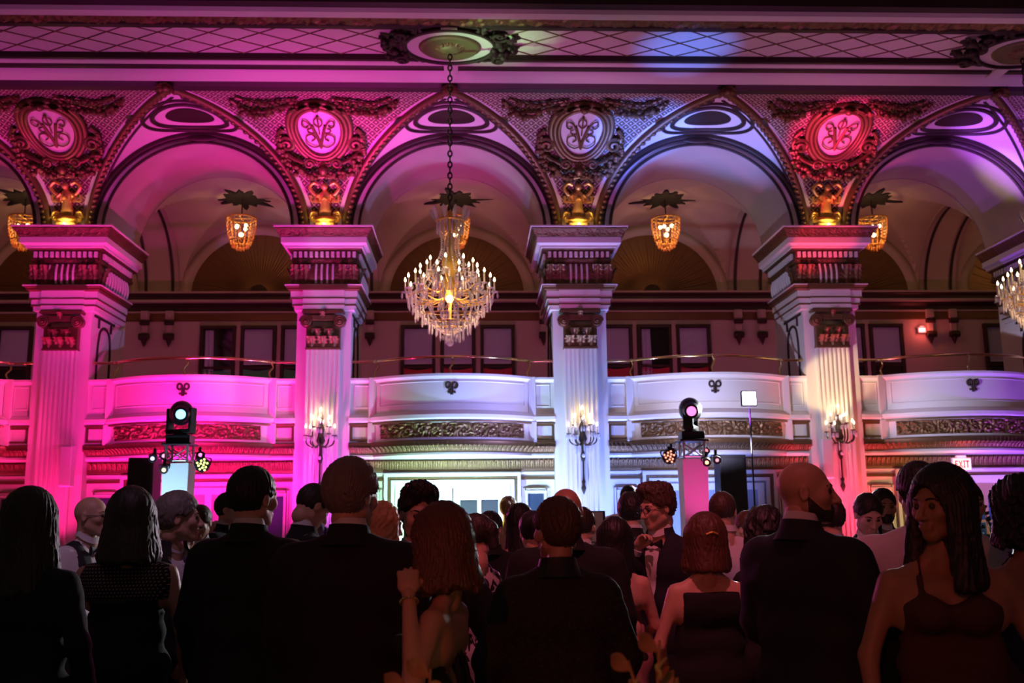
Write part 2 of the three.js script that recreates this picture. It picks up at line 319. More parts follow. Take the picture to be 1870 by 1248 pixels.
for (const cx of BAYX) {
  const name = 'trim_arch';
  // soffit between the wall arch and the groin
  const so = struct('ceiling_lunette', surf((u, v) => { const b = Math.PI * (1 - u), c = Math.cos(b); return [cx + 1.95 * c, Y0 + HR * Math.sin(b), ZS + v * RUN * (1 - Math.abs(c))]; }, 48, 6, (u, v, p) => [p[0], p[2]]), MAT.cream);
  // gilded groin rib with a leaf running along it
  for (const s of [-1, 1]) {
    const pts = []; for (let i = 0; i <= 24; i++) { const a = i / 24 * Math.PI / 2; pts.push(V(cx + s * RUN * Math.cos(a), Y0 + HR * Math.sin(a) - .02, ZS + RUN * (1 - Math.cos(a)) + .02)); }
    const cv = new THREE.CatmullRomCurve3(pts), gs = [new THREE.TubeGeometry(cv, 60, .07, 8)];
    for (let i = 1; i < 30; i++) { const p = cv.getPoint(i / 30); gs.push(new THREE.SphereGeometry(.05, 6, 5).scale(1, .8, 1).translate(p.x - s * .05, p.y - .04, p.z + .03)); }
    part(so, 'groin_rib', gs, MAT.gold);
    const pt2 = []; for (let i = 0; i <= 24; i++) { const a = i / 24 * Math.PI / 2 * .97, c = Math.cos(a) - .10; pt2.push(V(cx + s * (RUN * Math.cos(a) - .02), Y0 + HR * Math.sin(a) - .012, ZS + Math.max(.0, RUN * (1 - Math.cos(a)) - .16 - .1 * Math.sin(a)))); }
    part(so, 'soffit_line', new THREE.TubeGeometry(new THREE.CatmullRomCurve3(pt2), 48, .022, 6), MAT.bronze);
  }
  // oval ornament lying under the crown of the soffit
  const oval = (rx, rz, r, zc, xo = 0) => { const p = []; for (let i = 0; i < 40; i++) { const t = i / 40 * 2 * Math.PI, x = xo + rx * Math.cos(t); p.push(V(cx + x, Y0 + HR * Math.sqrt(1 - (x / 1.95) ** 2) - .01, zc + rz * Math.sin(t))); } return new THREE.TubeGeometry(new THREE.CatmullRomCurve3(p, true), 60, r, 6, true); };
  const disc = (rx, rz, zc, xo = 0, dy = .03) => surf((u, v) => { const t = u * 2 * Math.PI, x = xo + rx * v * Math.cos(t); return [cx + x, Y0 + HR * Math.sqrt(1 - (x / 1.95) ** 2) - dy * (1.2 - v * v), zc + rz * v * Math.sin(t)]; }, 32, 5);
  const zc = ZS + .80;
  part(so, 'oval_ring', oval(.64, .50, .045, zc), MAT.bronze);
  part(so, 'oval_ring', oval(.80, .66, .035, zc), MAT.bronze);
  part(so, 'oval_boss', disc(.42, .33, zc), MAT.bronze);
  for (const s of [-1, 1]) part(so, 'oval_boss', disc(.15, .11, zc + .30, s * .86), MAT.bronze);
  // archivolt on the wall plane
  const ring = (r0, r1, q0, q1, z) => surf((u, v) => { const b = Math.PI * (1 - u), rx = r0 + (r1 - r0) * v, ry = q0 + (q1 - q0) * v; return [cx + rx * Math.cos(b), Y0 + ry * Math.sin(b), z]; }, 48, 2);
  const arc = (rx, ry, z, r, y0 = Y0) => { const p = []; for (let i = 0; i <= 36; i++) { const b = i / 36 * Math.PI; p.push(V(cx + rx * Math.cos(b), y0 + ry * Math.sin(b), z)); } return new THREE.TubeGeometry(new THREE.CatmullRomCurve3(p), 64, r, 8); };
  const av = struct('trim_arch', ring(1.67, 1.96, 1.65, 1.88, ZS), MAT.cream);
  part(av, 'outer_moulding', [arc(1.90, 1.83, ZS + .02, .055), arc(1.83, 1.765, ZS + .015, .022)], MAT.bronze);
  part(av, 'inner_moulding', arc(1.70, 1.675, ZS + .01, .028), MAT.bronze);
  part(av, 'arch_reveal', surf((u, v) => { const b = Math.PI * (1 - u); return [cx + 1.67 * Math.cos(b), Y0 + 1.65 * Math.sin(b), ZS + (ZB - ZS) * v]; }, 40, 2, (u, v) => [u * 5, v * 1.8]), MAT.vault);
  part(av, 'keystone_plaque', new THREE.SphereGeometry(1, 20, 12).scale(.31, .075, .05).translate(cx, Y0 + 1.755, ZS + .03), MAT.bronze);
  // groin vault behind
  const A = 1.83, B = (ZB - ZW) / 2, zm = (ZB + ZW) / 2, H = 1.72;
  const va = struct('ceiling_vault', surf((u, v) => { const p = u * 2 - 1, q = v * 2 - 1, m = Math.min(Math.abs(p), Math.abs(q)); return [cx + A * p, 6.72 + H * Math.sqrt(Math.max(0, 1 - m * m)), zm + B * q]; }, 40, 40, (u, v, p) => [p[0], p[2]], false), MAT.vault);
  part(va, 'vault_wall_ring', surf((u, v) => { const b = Math.PI * (1 - u), rx = 1.66 + (1.85 - 1.66) * v, ry = 1.64 + .10 * v; return [cx + rx * Math.cos(b), 6.72 + .03 * (1 - v) + ry * Math.sin(b), ZB]; }, 40, 1), MAT.vault);
  // lunette on the back wall: rim, sunburst and shell
  part(va, 'lunette_rim', surf((u, v) => { const b = Math.PI * (1 - u), rx = 1.83 - .26 * v, ry = 1.72 - .26 * v; return [cx + rx * Math.cos(b), 6.72 + ry * Math.sin(b), ZW + .02 + .08 * Math.sin(v * Math.PI) + .02 * (1 - v)]; }, 40, 6), MAT.vault);
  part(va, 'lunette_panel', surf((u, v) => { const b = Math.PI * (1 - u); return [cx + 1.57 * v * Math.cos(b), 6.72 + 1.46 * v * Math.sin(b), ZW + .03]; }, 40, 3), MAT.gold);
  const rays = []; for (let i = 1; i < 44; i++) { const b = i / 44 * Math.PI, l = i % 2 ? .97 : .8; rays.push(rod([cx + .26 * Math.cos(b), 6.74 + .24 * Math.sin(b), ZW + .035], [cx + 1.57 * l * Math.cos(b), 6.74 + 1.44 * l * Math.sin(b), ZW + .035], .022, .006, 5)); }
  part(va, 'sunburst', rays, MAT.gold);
  const ribs = []; for (let i = 0; i < 9; i++) { const b = (i + .5) / 9 * Math.PI; ribs.push(rod([cx, 6.74, ZW + .1], [cx + .2 * Math.cos(b), 6.76 + .19 * Math.sin(b), ZW + .06], .02, .04, 7)); }
  part(va, 'shell', ribs, MAT.bronze);
}
// transverse arches between the vaults
for (const cx of COLX) {
  const zm = (ZB + ZW) / 2, B = (ZB - ZW) / 2, H = 1.72;
  const soff = (x0, x1, dy) => surf((u, v) => { const b = Math.PI * (1 - u); return [cx + x0 + (x1 - x0) * v, 6.72 + (H - dy) * Math.sin(b), zm + (B - dy) * Math.cos(b)]; }, 40, 1, (u, v) => [u * 5, v]);
  const tr = struct('trim_vault_arch', soff(-.47, .47, 0), MAT.vault);
  part(tr, 'soffit_fillet', [soff(-.34, -.27, .02), soff(.27, .34, .02)], MAT.bronze);
  for (const s of [-1, 1]) part(tr, 'soffit_edge', surf((u, v) => { const b = Math.PI * (1 - u); return [cx + s * .47, 6.72 + (H + .02 - .06 * v) * Math.sin(b), zm + (B + .02 - .06 * v) * Math.cos(b)]; }, 40, 1), MAT.vault);
}
// entablature on the back wall
{
  const path = [[XL, ZW], [XR, ZW]];
  const c = struct('trim_back_cornice', sweep(path, [[0, 6.34], [.05, 6.36], [.05, 6.44], [.12, 6.50], [.12, 6.56], [.2, 6.60], [.2, 6.66], [.26, 6.70], [.26, 6.74], [0, 6.76]]), MAT.bronze);
  part(c, 'fillet', sweep(path, [[.0, 6.30], [.06, 6.31], [.06, 6.345], [0, 6.35]]), MAT.plaster);
  part(c, 'fillet', sweep(path, [[.12, 6.525], [.215, 6.535], [.215, 6.59], [.12, 6.60]]), MAT.plaster);
  part(c, 'fillet', sweep(path, [[.2, 6.72], [.28, 6.73], [.28, 6.77], [.1, 6.785]]), MAT.vault);
  part(c, 'frieze', sweep(path, [[.0, 6.12], [.03, 6.13], [.03, 6.30], [0, 6.31]]), MAT.gold);
  for (const cx of COLX) for (const s of [-1, 1]) {
    const x = cx + s * .28, k = thing('wall_corbel', 'small plaster scroll bracket under the cornice of the balcony wall', 'bracket', [x, 5.55, ZW], 0, 'paired brackets under the balcony wall cornice');
    part(k, 'block', [rbox(.18, .20, .12, 0, .70, .06), box(.10, .12, .03, 0, .70, .125)], MAT.plaster);
    part(k, 'stem', rbox(.14, .34, .07, 0, .45, .035), MAT.plaster);
    part(k, 'upper_scroll', cyl(.055, .055, .20, 0, 0, 0, 14).rotateZ(Math.PI / 2).translate(0, .52, .09), MAT.bronze); part(k, 'lower_scroll', [cyl(.075, .075, .22, 0, 0, 0, 14).rotateZ(Math.PI / 2).translate(0, .20, .08), new THREE.ConeGeometry(.09, .22, 8).rotateX(Math.PI).translate(0, .06, .05)], MAT.bronze);
  }
}
// ---------------------------------------------------------------- columns: pier, fluted pilaster, capital, entablature block
const pierPath = (hw, z0 = ZP, z1 = ZB) => [[-hw, z1], [-hw, z0], [hw, z0], [hw, z1]];
function buildColumn() {
  const t = new THREE.Group(); t.name = 'column';
  // coordinates: x about the column's axis, z in the world
  part(t, 'pier', prism([[-.485, ZB], [.485, ZB], [.485, ZP], [-.485, ZP]], 0, 6.74), MAT.cream);
  const s = new THREE.Shape(), hw = .295, nf = 7, pitch = (2 * hw - .03) / nf; s.moveTo(-hw, 0); s.lineTo(-hw, .085);
  for (let i = 0; i < nf; i++) { const x = -hw + .015 + pitch * (i + .5), r = pitch * .36; s.lineTo(x - r, .085); for (let k = 1; k <= 6; k++) { const a = Math.PI * k / 6; s.lineTo(x - r * Math.cos(a), .085 - r * .95 * Math.sin(a)); } }
  s.lineTo(hw, .085); s.lineTo(hw, 0);
  part(t, 'fluted_shaft', new THREE.ExtrudeGeometry(s, { depth: 4.16, bevelEnabled: false }).rotateX(Math.PI / 2).translate(0, 4.56, ZP), MAT.cream);
  part(t, 'plinth', [rbox(1.14, .30, .24, 0, .15, ZP + .09), sweep(pierPath(.485), [[.09, .30], [.10, .33], [.09, .36], [.05, .38], [.0, .42]])], MAT.cream);
  // ionic capital with acanthus below
  const cap = part(t, 'capital', [rbox(.60, .42, .13, 0, 4.77, ZP + .055), box(.62, .035, .15, 0, 4.57, ZP + .06), sweep([[-.34, ZP], [-.34, ZP + .16], [.34, ZP + .16], [.34, ZP]], [[0, 5.20], [.03, 5.21], [.03, 5.245], [0, 5.27], [-.2, 5.27]]), rbox(.58, .10, .17, 0, 5.12, ZP + .08)], MAT.gold);
  for (const q of [-1, 1]) part(cap, 'volute', [spiral(.105, 2.4, .022, q).translate(q * .30, 5.05, ZP + .18), cyl(.10, .10, .12, 0, 0, 0, 20).rotateX(Math.PI / 2).translate(q * .30, 5.05, ZP + .12), ball(.03, q * .30, 5.05, ZP + .205)], MAT.gold);
  for (const x of [-.2, 0, .2]) part(cap, 'acanthus_leaf', leaf(.20, .24, .55, 3).translate(x, 4.60, ZP + .12), MAT.gold);
  for (const x of [-.11, .11]) part(cap, 'acanthus_leaf', leaf(.20, .22, .6, 3).translate(x, 4.76, ZP + .12), MAT.gold);
  part(cap, 'fleuron', [ball(.05, 0, 5.20, ZP + .2, 8), leaf(.10, .14, .4, 2).translate(0, 5.10, ZP + .19)], MAT.gold);
  // architrave
  const arP = pierPath(.485, ZP, ZB + .25), ar = part(t, 'architrave', [sweep(arP, [[.0, 5.27], [.05, 5.28], [.05, 5.36], [.08, 5.365], [.08, 5.475], [.11, 5.48], [.11, 5.62], [0, 5.63]]), box(.74, .35, .1, 0, 5.45, ZP + .10)], MAT.cream);
  part(ar, 'fascia_line', [sweep(arP, [[.075, 5.352], [.092, 5.356], [.092, 5.376], [.07, 5.378]]), sweep(arP, [[.1, 5.468], [.122, 5.472], [.122, 5.492], [.1, 5.494]]), box(.76, .02, .1, 0, 5.365, ZP + .11), box(.76, .02, .1, 0, 5.48, ZP + .112)], MAT.gold);
  part(ar, 'taenia', [sweep(arP, [[.10, 5.61], [.16, 5.64], [.16, 5.67], [.19, 5.685], [.19, 5.705], [0, 5.72]]), box(.86, .085, .12, 0, 5.665, ZP + .16)], MAT.gold);
  part(ar, 'taenia_fillet', [sweep(arP, [[.15, 5.70], [.205, 5.703], [.205, 5.722], [0, 5.73]])], MAT.cream);
  // pulvinated frieze, gilded with pale ribs
  const bul = []; for (let i = 0; i <= 8; i++) { const u = i / 8; bul.push([.05 + .075 * Math.sin(Math.PI * (.1 + .8 * u)), 5.72 + .43 * u]); }
  const fr = part(t, 'frieze_block', sweep(arP, bul), MAT.goldcarved);
  const bulge = (y) => .05 + .075 * Math.sin(Math.PI * (.1 + .8 * (y - 5.72) / .43)) + .012;
  for (const x of [-.15, -.05, .05, .15]) part(fr, 'rib', tube([5.76, 5.85, 5.94, 6.03, 6.11].map((y) => [x, y, ZP + bulge(y)]), .021), MAT.cream);
  for (const x of [-.42, -.27, .27, .42]) part(fr, 'rib', tube([6.02, 6.06, 6.10].map((y) => [x, y, ZP + bulge(y) + .01]), .018), MAT.cream);
  for (const q of [-1, 1]) for (let i = 0; i < 9; i++) { const z = ZP - .24 - i * .135; part(fr, 'rib', tube([5.76, 5.85, 5.94, 6.03, 6.11].map((y) => [q * (.485 + bulge(y)), y, z]), .026), MAT.cream); }
  for (const q of [-1, 1]) { for (const [x, w] of [[.34, .2], [.52, .2]]) part(fr, 'acanthus_leaf', leaf(w, .36, .25, 4).translate(q * x, 5.75, ZP + .10), MAT.gold); part(fr, 'acanthus_leaf', leaf(.22, .36, .25, 4).rotateY(q * Math.PI / 2).translate(q * .59, 5.75, ZP - .1), MAT.gold); }
  // cornice with dentils
  const coP = pierPath(.485, ZP, ZB + .05), co = part(t, 'cornice', [sweep(coP, [[.06, 6.36], [.21, 6.40], [.21, 6.44], [.28, 6.47], [.28, 6.575], [.24, 6.58]])], MAT.cream);
  part(co, 'bed_moulding', [sweep(coP, [[0, 6.13], [.11, 6.15], [.12, 6.20], [.10, 6.22], [.10, 6.36], [.16, 6.37], [.20, 6.41], [.1, 6.42]])], MAT.goldcarved);
  part(co, 'cyma', sweep(coP, [[.24, 6.575], [.30, 6.585], [.31, 6.62], [.345, 6.67], [.385, 6.71], [.385, 6.74]]), MAT.goldcarved);
  part(co, 'cap_fillet', sweep(coP, [[.385, 6.735], [.40, 6.74], [.40, 6.765], [-.3, 6.77]]), MAT.cream);
  const dg = rbox(.055, .105, .05, 0, 0, 0, .006);
  for (let i = 0; i < 12; i++) part(co, 'dentil', dg, MAT.cream).position.set(-.53 + i * .0964, 6.29, ZP + .13);
  const dgs = rbox(.05, .105, .055, 0, 0, 0, .006);
  for (const q of [-1, 1]) for (let i = 0; i < 15; i++) part(co, 'dentil', dgs, MAT.cream).position.set(q * .615, 6.29, ZP - .05 - i * .1);
  // dark arched panel line on the two cheeks of the pier
  for (const q of [-1, 1]) {
    const z0 = ZP - .32, z1 = ZP - .92, x = q * .492, arch = [[x, 3.0, z0], [x, 4.7, z0]]; for (let i = 0; i <= 8; i++) { const a = i / 8 * Math.PI; arch.push([x, 4.85 + .22 * Math.sin(a), (z0 + z1) / 2 + .27 * Math.cos(a)]); } arch.push([x, 4.7, z1], [x, 3.0, z1]);
    part(t, 'panel_line', [tube(arch, .026, false, 80), box(.02, .045, 1.0, x, 5.22, ZP - .6), box(.03, .16, .06, x, 5.11, z0 - .0), box(.03, .16, .06, x, 5.11, z1)], MAT.bronze);
  }
  return t;
}
const colLabels = [
  'tall white fluted column standing past the hot pink curved balcony',
  'white fluted column lit hot pink with a white box loudspeaker on its shaft',
  'white fluted column lit magenta above with a lit candle sconce on its shaft',
  'white fluted column lit pale blue beside the wide double door, with a candle sconce',
  'white fluted column splashed with red and yellow light, carrying sconce and white loudspeaker',
  'white fluted column half hidden behind the far crystal chandelier'];
const protoColumn = buildColumn();
COLX.forEach((x, i) => { const c = i ? protoColumn.clone() : protoColumn; c.name = numbered('column'); c.position.x = x; c.userData = { label: colLabels[i], category: 'column', group: 'columns of the arcade' }; scene.add(c); });

// ---------------------------------------------------------------- balcony fronts
const bowHalf = 1.42, SAG = .58, RB = (bowHalf * bowHalf + SAG * SAG) / (2 * SAG), ZBAL = ZP - .06;
function bow(n = 28, zoff = 0, hw = bowHalf) { const p = []; for (let i = 0; i <= n; i++) { const a = Math.asin(hw / RB) * (i / n * 2 - 1); p.push([RB * Math.sin(a), ZBAL + SAG - RB + RB * Math.cos(a)]); } return p; }
const balPath = [[-1.83, ZBAL], ...bow(), [1.83, ZBAL]];
const bowAt = (x) => ZBAL + SAG - RB + Math.sqrt(RB * RB - x * x);
const bowN = (x) => Math.asin(x / RB);
function emblem(m) {            // the two mirrored letters on the parapet
  const gs = [];
  for (const q of [-1, 1]) {
    gs.push(tube([[q * .018, -.10, 0], [q * .018, .03, 0], [q * .022, .075, 0]], .017));
    gs.push(tube([[q * .02, .07, 0], [q * .055, .095, 0], [q * .095, .07, 0], [q * .095, .02, 0], [q * .06, -.005, 0], [q * .03, .01, 0]], .018));
    gs.push(tube([[q * .02, -.07, 0], [q * .055, -.085, 0], [q * .06, -.06, 0]], .014));
  }
  gs.push(rbox(.055, .02, .02, 0, -.11, 0, .006));
  return merged(gs);
}
function buildBalcony() {
  const t = new THREE.Group();
  const b = part(t, 'parapet', sweep(balPath, [[-.14, 3.0], [-.14, 4.05], [.02, 4.055], [.05, 4.05], [.05, 4.01], [.02, 3.99], [.0, 3.96], [.0, 3.42], [.03, 3.40], [.06, 3.36], [.09, 3.34], [.09, 3.28], [.05, 3.25], [.02, 3.25], [.02, 2.92], [.05, 2.90]]), MAT.cream);
  // raised panel frames on the parapet
  const frame = (x0, x1, y0, y1, r, out) => { const q = (x) => [x, 0, bowAt(x) + out]; const p = []; for (let i = 0; i <= 20; i++) p.push([x0 + (x1 - x0) * i / 20, y1, bowAt(x0 + (x1 - x0) * i / 20) + out]); const lo = p.map(([x, , z]) => [x, y0, z]); return [tube(p, r, false, 24), tube(lo, r, false, 24), rod(p[0], lo[0], r), rod(p[20], lo[20], r)]; };
  part(b, 'panel_frame', frame(-1.28, 1.28, 3.53, 3.92, .012, .0), MAT.cream);
  for (const q of [-1, 1]) {
    part(b, 'panel_frame', [[1.5, 1.74, 3.53, 3.92]].flatMap(([x0, x1, y0, y1]) => [rod([q * x0, y0, ZBAL], [q * x1, y0, ZBAL], .012), rod([q * x0, y1, ZBAL], [q * x1, y1, ZBAL], .012), rod([q * x0, y0, ZBAL], [q * x0, y1, ZBAL], .012), rod([q * x1, y0, ZBAL], [q * x1, y1, ZBAL], .012)]), MAT.cream);
    part(b, 'end_pilaster', rbox(.13, 1.06, .10, q * 1.42, 3.53, ZBAL + .03), MAT.cream);
    const fr = [1.47, 1.79, 2.94, 3.20]; const zf = ZBAL + .03;
    part(b, 'square_frame', [box(.34, .035, .03, q * 1.63, 3.19, zf), box(.34, .035, .03, q * 1.63, 2.95, zf), box(.035, .26, .03, q * 1.475, 3.07, zf), box(.035, .26, .03, q * 1.785, 3.07, zf)], MAT.gold);
    part(b, 'end_pilaster', rbox(.15, .36, .10, q * 1.42, 3.07, ZBAL + .045), MAT.cream);
  }
  part(b, 'string_line', sweep(balPath, [[.02, 3.205], [.06, 3.21], [.065, 3.235], [.03, 3.245]]), MAT.gold);
  // gilded relief in the bow
  const xw = 1.24;
  part(b, 'gilded_frieze', surf((u, v) => { const x = -xw + 2 * xw * u, y = 2.945 + .26 * v, e = (u > .004 && u < .996 && v > .04 && v < .96) ? 1 : 0; const a = bowN(x), h = .025 + .05 * e * scrolls(x + 10, v * .26, .24, .26); return [x + Math.sin(a) * h, y, bowAt(x) + Math.cos(a) * h]; }, 220, 22), MAT.gold);
  const fw = (x0, x1, y) => tube(Array.from({ length: 25 }, (_, i) => { const x = x0 + (x1 - x0) * i / 24; return [x, y, bowAt(x) + .035]; }), .014, false, 40);
  part(b, 'frieze_frame', [fw(-1.26, 1.26, 2.935), fw(-1.26, 1.26, 3.215), rod([-1.26, 2.945, bowAt(1.26) + .03], [-1.26, 3.19, bowAt(1.26) + .03], .014), rod([1.26, 2.945, bowAt(1.26) + .03], [1.26, 3.19, bowAt(1.26) + .03], .014)], MAT.cream);
  // carved lower moulding and soffit
  part(b, 'carved_moulding', (() => { const g = sweep(balPath, [[.05, 2.905], [.09, 2.88], [.085, 2.84], [.06, 2.79], [.01, 2.74], [-.05, 2.71], [-.09, 2.70]]); return g; })(), MAT.gold);
  const lf = leaf(.075, .15, .3, 2, .006), lvs = [];
  for (let i = 0; i < 38; i++) { const x = -1.4 + i * 2.8 / 37, a = bowN(x); lvs.push(lf.clone().rotateX(.55).rotateY(a).translate(x + Math.sin(a) * .015, 2.72, bowAt(x) + Math.cos(a) * .015)); }
  for (const q of [-1, 1]) for (let i = 0; i < 5; i++) lvs.push(lf.clone().rotateX(.55).translate(q * (1.48 + i * .078), 2.72, ZBAL + .015));
  part(b, 'leaf_carving', lvs, MAT.gold);
  part(b, 'lower_fillet', sweep(balPath, [[-.09, 2.705], [-.05, 2.69], [-.04, 2.655], [-.07, 2.62], [-.11, 2.615]]), MAT.cream);
  const pl = balPath.map(([x, z]) => [x, z - .09]); part(b, 'soffit', prism([...pl, [1.83, -17.96], [-1.83, -17.96]].map(([x, z], i, a) => [x, Math.max(z, -17.97)]).filter((p, i, a) => true), 2.615, 2.75), MAT.cream);
  part(b, 'emblem', emblem().translate(0, 3.80, bowAt(0) + .012), MAT.bronze);
  return t;
}
const balLabels = ['curved white balcony front washed in hot red pink light', 'curved white balcony front washed magenta, behind the pale blue beam light', 'curved white balcony front in pale lilac light above the bright double door', 'curved white balcony front behind the dazzling work light on its pole', 'curved white balcony front fading to violet above the lit exit sign', 'curved white balcony front beyond the far chandelier'];
const railLabels = ['polished brass handrail over the hot red pink balcony', 'polished brass handrail over the magenta balcony front', 'polished brass handrail over the lilac balcony, behind the large chandelier', 'polished brass handrail over the balcony behind the work light', 'polished brass handrail over the violet balcony near the small red exit sign', 'polished brass handrail over the balcony beyond the far chandelier'];
const protoBal = buildBalcony();
const railPts = [[-1.8, 4.36, ZBAL - .08], [-1.46, 4.36, ZBAL - .08], ...bow(16).map(([x, z]) => [x, 4.36 + .0, z - .08]), [1.46, 4.36, ZBAL - .08], [1.8, 4.36, ZBAL - .08]];
const protoRail = new THREE.Group();
part(protoRail, 'rail', tube(railPts, .026, false, 120, 10), MAT.brass);
for (const x of [-1.36, 0, 1.36]) part(protoRail, 'post', [tube([[x, 4.36, bowAt(x) - .08], [x + .03, 4.26, bowAt(x) - .10], [x - .03, 4.16, bowAt(x) - .06], [x, 4.05, bowAt(x) - .08]], .017), ball(.035, x, 4.36, bowAt(x) - .08)], MAT.brass);
BAYX.forEach((x, i) => {
  const b = i ? protoBal.clone() : protoBal; b.name = numbered('curved_balcony'); b.position.x = x; b.userData = { label: balLabels[i], category: 'balcony', group: 'bowed balcony fronts' }; scene.add(b);
  const r = i ? protoRail.clone() : protoRail; r.name = numbered('balcony_handrail'); r.position.x = x; r.userData = { label: railLabels[i], category: 'handrail', group: 'brass handrails' }; scene.add(r);
});
// ---------------------------------------------------------------- wall under the balconies, doors
const ZL = -17.95;
{
  const open = [2, 4].map((i) => [BAYX[i] - 1.02, BAYX[i] + 1.02]), cuts = [XL, ...open.flat(), XR], gs = [];
  for (let i = 0; i < cuts.length; i += 2) gs.push(box(cuts[i + 1] - cuts[i], 2.78, .2, (cuts[i] + cuts[i + 1]) / 2, 1.39, ZL - .1));
  for (const [a, b] of open) gs.push(box(b - a, .55, .2, (a + b) / 2, 2.50, ZL - .1));
  const w = struct('wall_lower', gs, MAT.cream);
  // carved frieze and mouldings below each balcony, and framed panels
  BAYX.forEach((cx, bi) => {
    const P = [[cx - 1.83, ZL], [cx + 1.83, ZL]];
    part(w, 'frieze', sweep(P, [[0, 2.38], [.04, 2.39], [.05, 2.42], [.05, 2.58], [.08, 2.61]]), MAT.gold);
    const lf = leaf(.085, .17, .3, 3, .006), ls = []; for (let i = 0; i < 42; i++) ls.push(lf.clone().translate(cx - 1.76 + i * .0858, 2.425, ZL + .045)); part(w, 'frieze_carving', ls, MAT.gold);
    part(w, 'moulding', sweep(P, [[0, 2.34], [.06, 2.345], [.06, 2.375], [.02, 2.39]]), MAT.cream);
    part(w, 'gilt_line', sweep(P, [[0, 2.235], [.035, 2.24], [.035, 2.29], [0, 2.295]]), MAT.gold);
    for (const q of [-1, 1]) {       // narrow mirror panels beside the columns
      const x = cx + q * 1.48;
      const pf = part(w, 'narrow_panel_frame', [[.42, .0], [.34, .02]].flatMap(([ww, o], k) => { const hh = 1.62 - k * .08; return [box(ww + .046, .04, .046, x, 1.25 + hh / 2 + .003, ZL + .02 + o), box(ww + .046, .04, .046, x, 1.25 - hh / 2 - .003, ZL + .02 + o), box(.04, hh, .04, x - ww / 2, 1.25, ZL + .02 + o), box(.04, hh, .04, x + ww / 2, 1.25, ZL + .02 + o)]; }), MAT.cream);
      part(pf, 'gilt_line', [box(.36, .018, .05, x, 2.09, ZL + .03), box(.018, 1.66, .05, x - .19, 1.25, ZL + .03), box(.018, 1.66, .05, x + .19, 1.25, ZL + .03)], MAT.gold);
      part(pf, 'panel_glass', box(.27, 1.46, .01, x, 1.25, ZL + .012), mat([.05, .07, .12], .12));
    }
    // stepped frame of the wide opening
    const fr = (hw, top, o, m, r = .05) => part(w, 'opening_frame', [box(r, top, .06, cx - hw, top / 2, ZL + .03 + o), box(r, top, .06, cx + hw, top / 2, ZL + .03 + o), box(2 * hw + r + .004, r, .07, cx, top + .002, ZL + .03 + o)], m);
    fr(1.18, 2.33, .05, MAT.cream, .06); fr(1.12, 2.275, .03, MAT.gold, .035); fr(1.06, 2.21, .015, MAT.cream, .06);
    if (bi !== 2 && bi !== 4) {      // woven screen panels fill the opening
      const sg = []; part(w, 'screen_panel', box(2.04, 2.16, .01, cx, 1.08, ZL + .006), mat([.30, .30, .34], .7));
      for (const x of [-.93, -.31, .31, .93]) sg.push(box(.12, 2.1, .03, cx + x, 1.05, ZL + .02)); sg.push(box(1.99, .12, .036, cx, 2.085, ZL + .02), box(1.99, .12, .036, cx, .3, ZL + .02));
      part(w, 'screen_rails', sg, MAT.cream);
      const slats = []; for (let k = 0; k < 54; k++) slats.push(box(.012, 1.7, .012, cx - .87 + k * .033, 1.2, ZL + .014)); part(w, 'screen_slats', slats, mat([.36, .36, .40], .6));
    }
  });
}
function doorLeaf(parent, x0, x1, glassRows, m, glassM) {
  const w = x1 - x0, l = part(parent, 'door_leaf', [box(.12, 2.1, .06, x0 + .06, 1.05, ZL - .06), box(.12, 2.1, .06, x1 - .06, 1.05, ZL - .06), box(w, .22, .05, (x0 + x1) / 2, 2.0, ZL - .06), box(w, .5, .05, (x0 + x1) / 2, .25, ZL - .06), box(.07, 2, .045, (x0 + x1) / 2, 1.05, ZL - .06), ...glassRows.map((y) => box(w, .05, .045, (x0 + x1) / 2, y, ZL - .06))], m);
  const ys = [.5, ...glassRows, 1.89];
  for (let j = 0; j < ys.length - 1; j++) for (const [a, b] of [[x0 + .12, (x0 + x1) / 2 - .03], [(x0 + x1) / 2 + .03, x1 - .12]]) part(l, 'pane', box(b - a, ys[j + 1] - ys[j] - .03, .008, (a + b) / 2, (ys[j] + ys[j + 1]) / 2, ZL - .06), glassM);
  part(l, 'handle', [rod([x1 - .06, .95, ZL - .02], [x1 - .06, 1.15, ZL - .02], .012), ball(.02, x1 - .06, .95, ZL - .02), ball(.02, x1 - .06, 1.15, ZL - .02)], MAT.brass);
}
{
  [[2, MAT.cream, mat([.06, .055, .07], .08), [1.2]], [4, mat([.45, .33, .2], .4), mat([.03, .10, .34], .1), [.95, 1.42]]].forEach(([i, m, gm, rows], k) => {
    const cx = BAYX[i], d = new THREE.Group(); d.name = `door_${k + 1}`; d.userData = { kind: 'structure' }; scene.add(d);
    part(d, 'jamb', [box(.1, 2.16, .23, cx - .98, 1.08, ZL - .115), box(.1, 2.16, .23, cx + .98, 1.08, ZL - .115), box(2.04, .13, .25, cx, 2.172, ZL - .115)], MAT.cream);
    doorLeaf(d, cx - .93, cx - .01, rows, m, gm); doorLeaf(d, cx + .01, cx + .93, rows, m, gm);
    part(d, 'backing', box(2.1, 2.3, .03, cx, 1.15, ZL - .3), MAT.dark);
  });
}
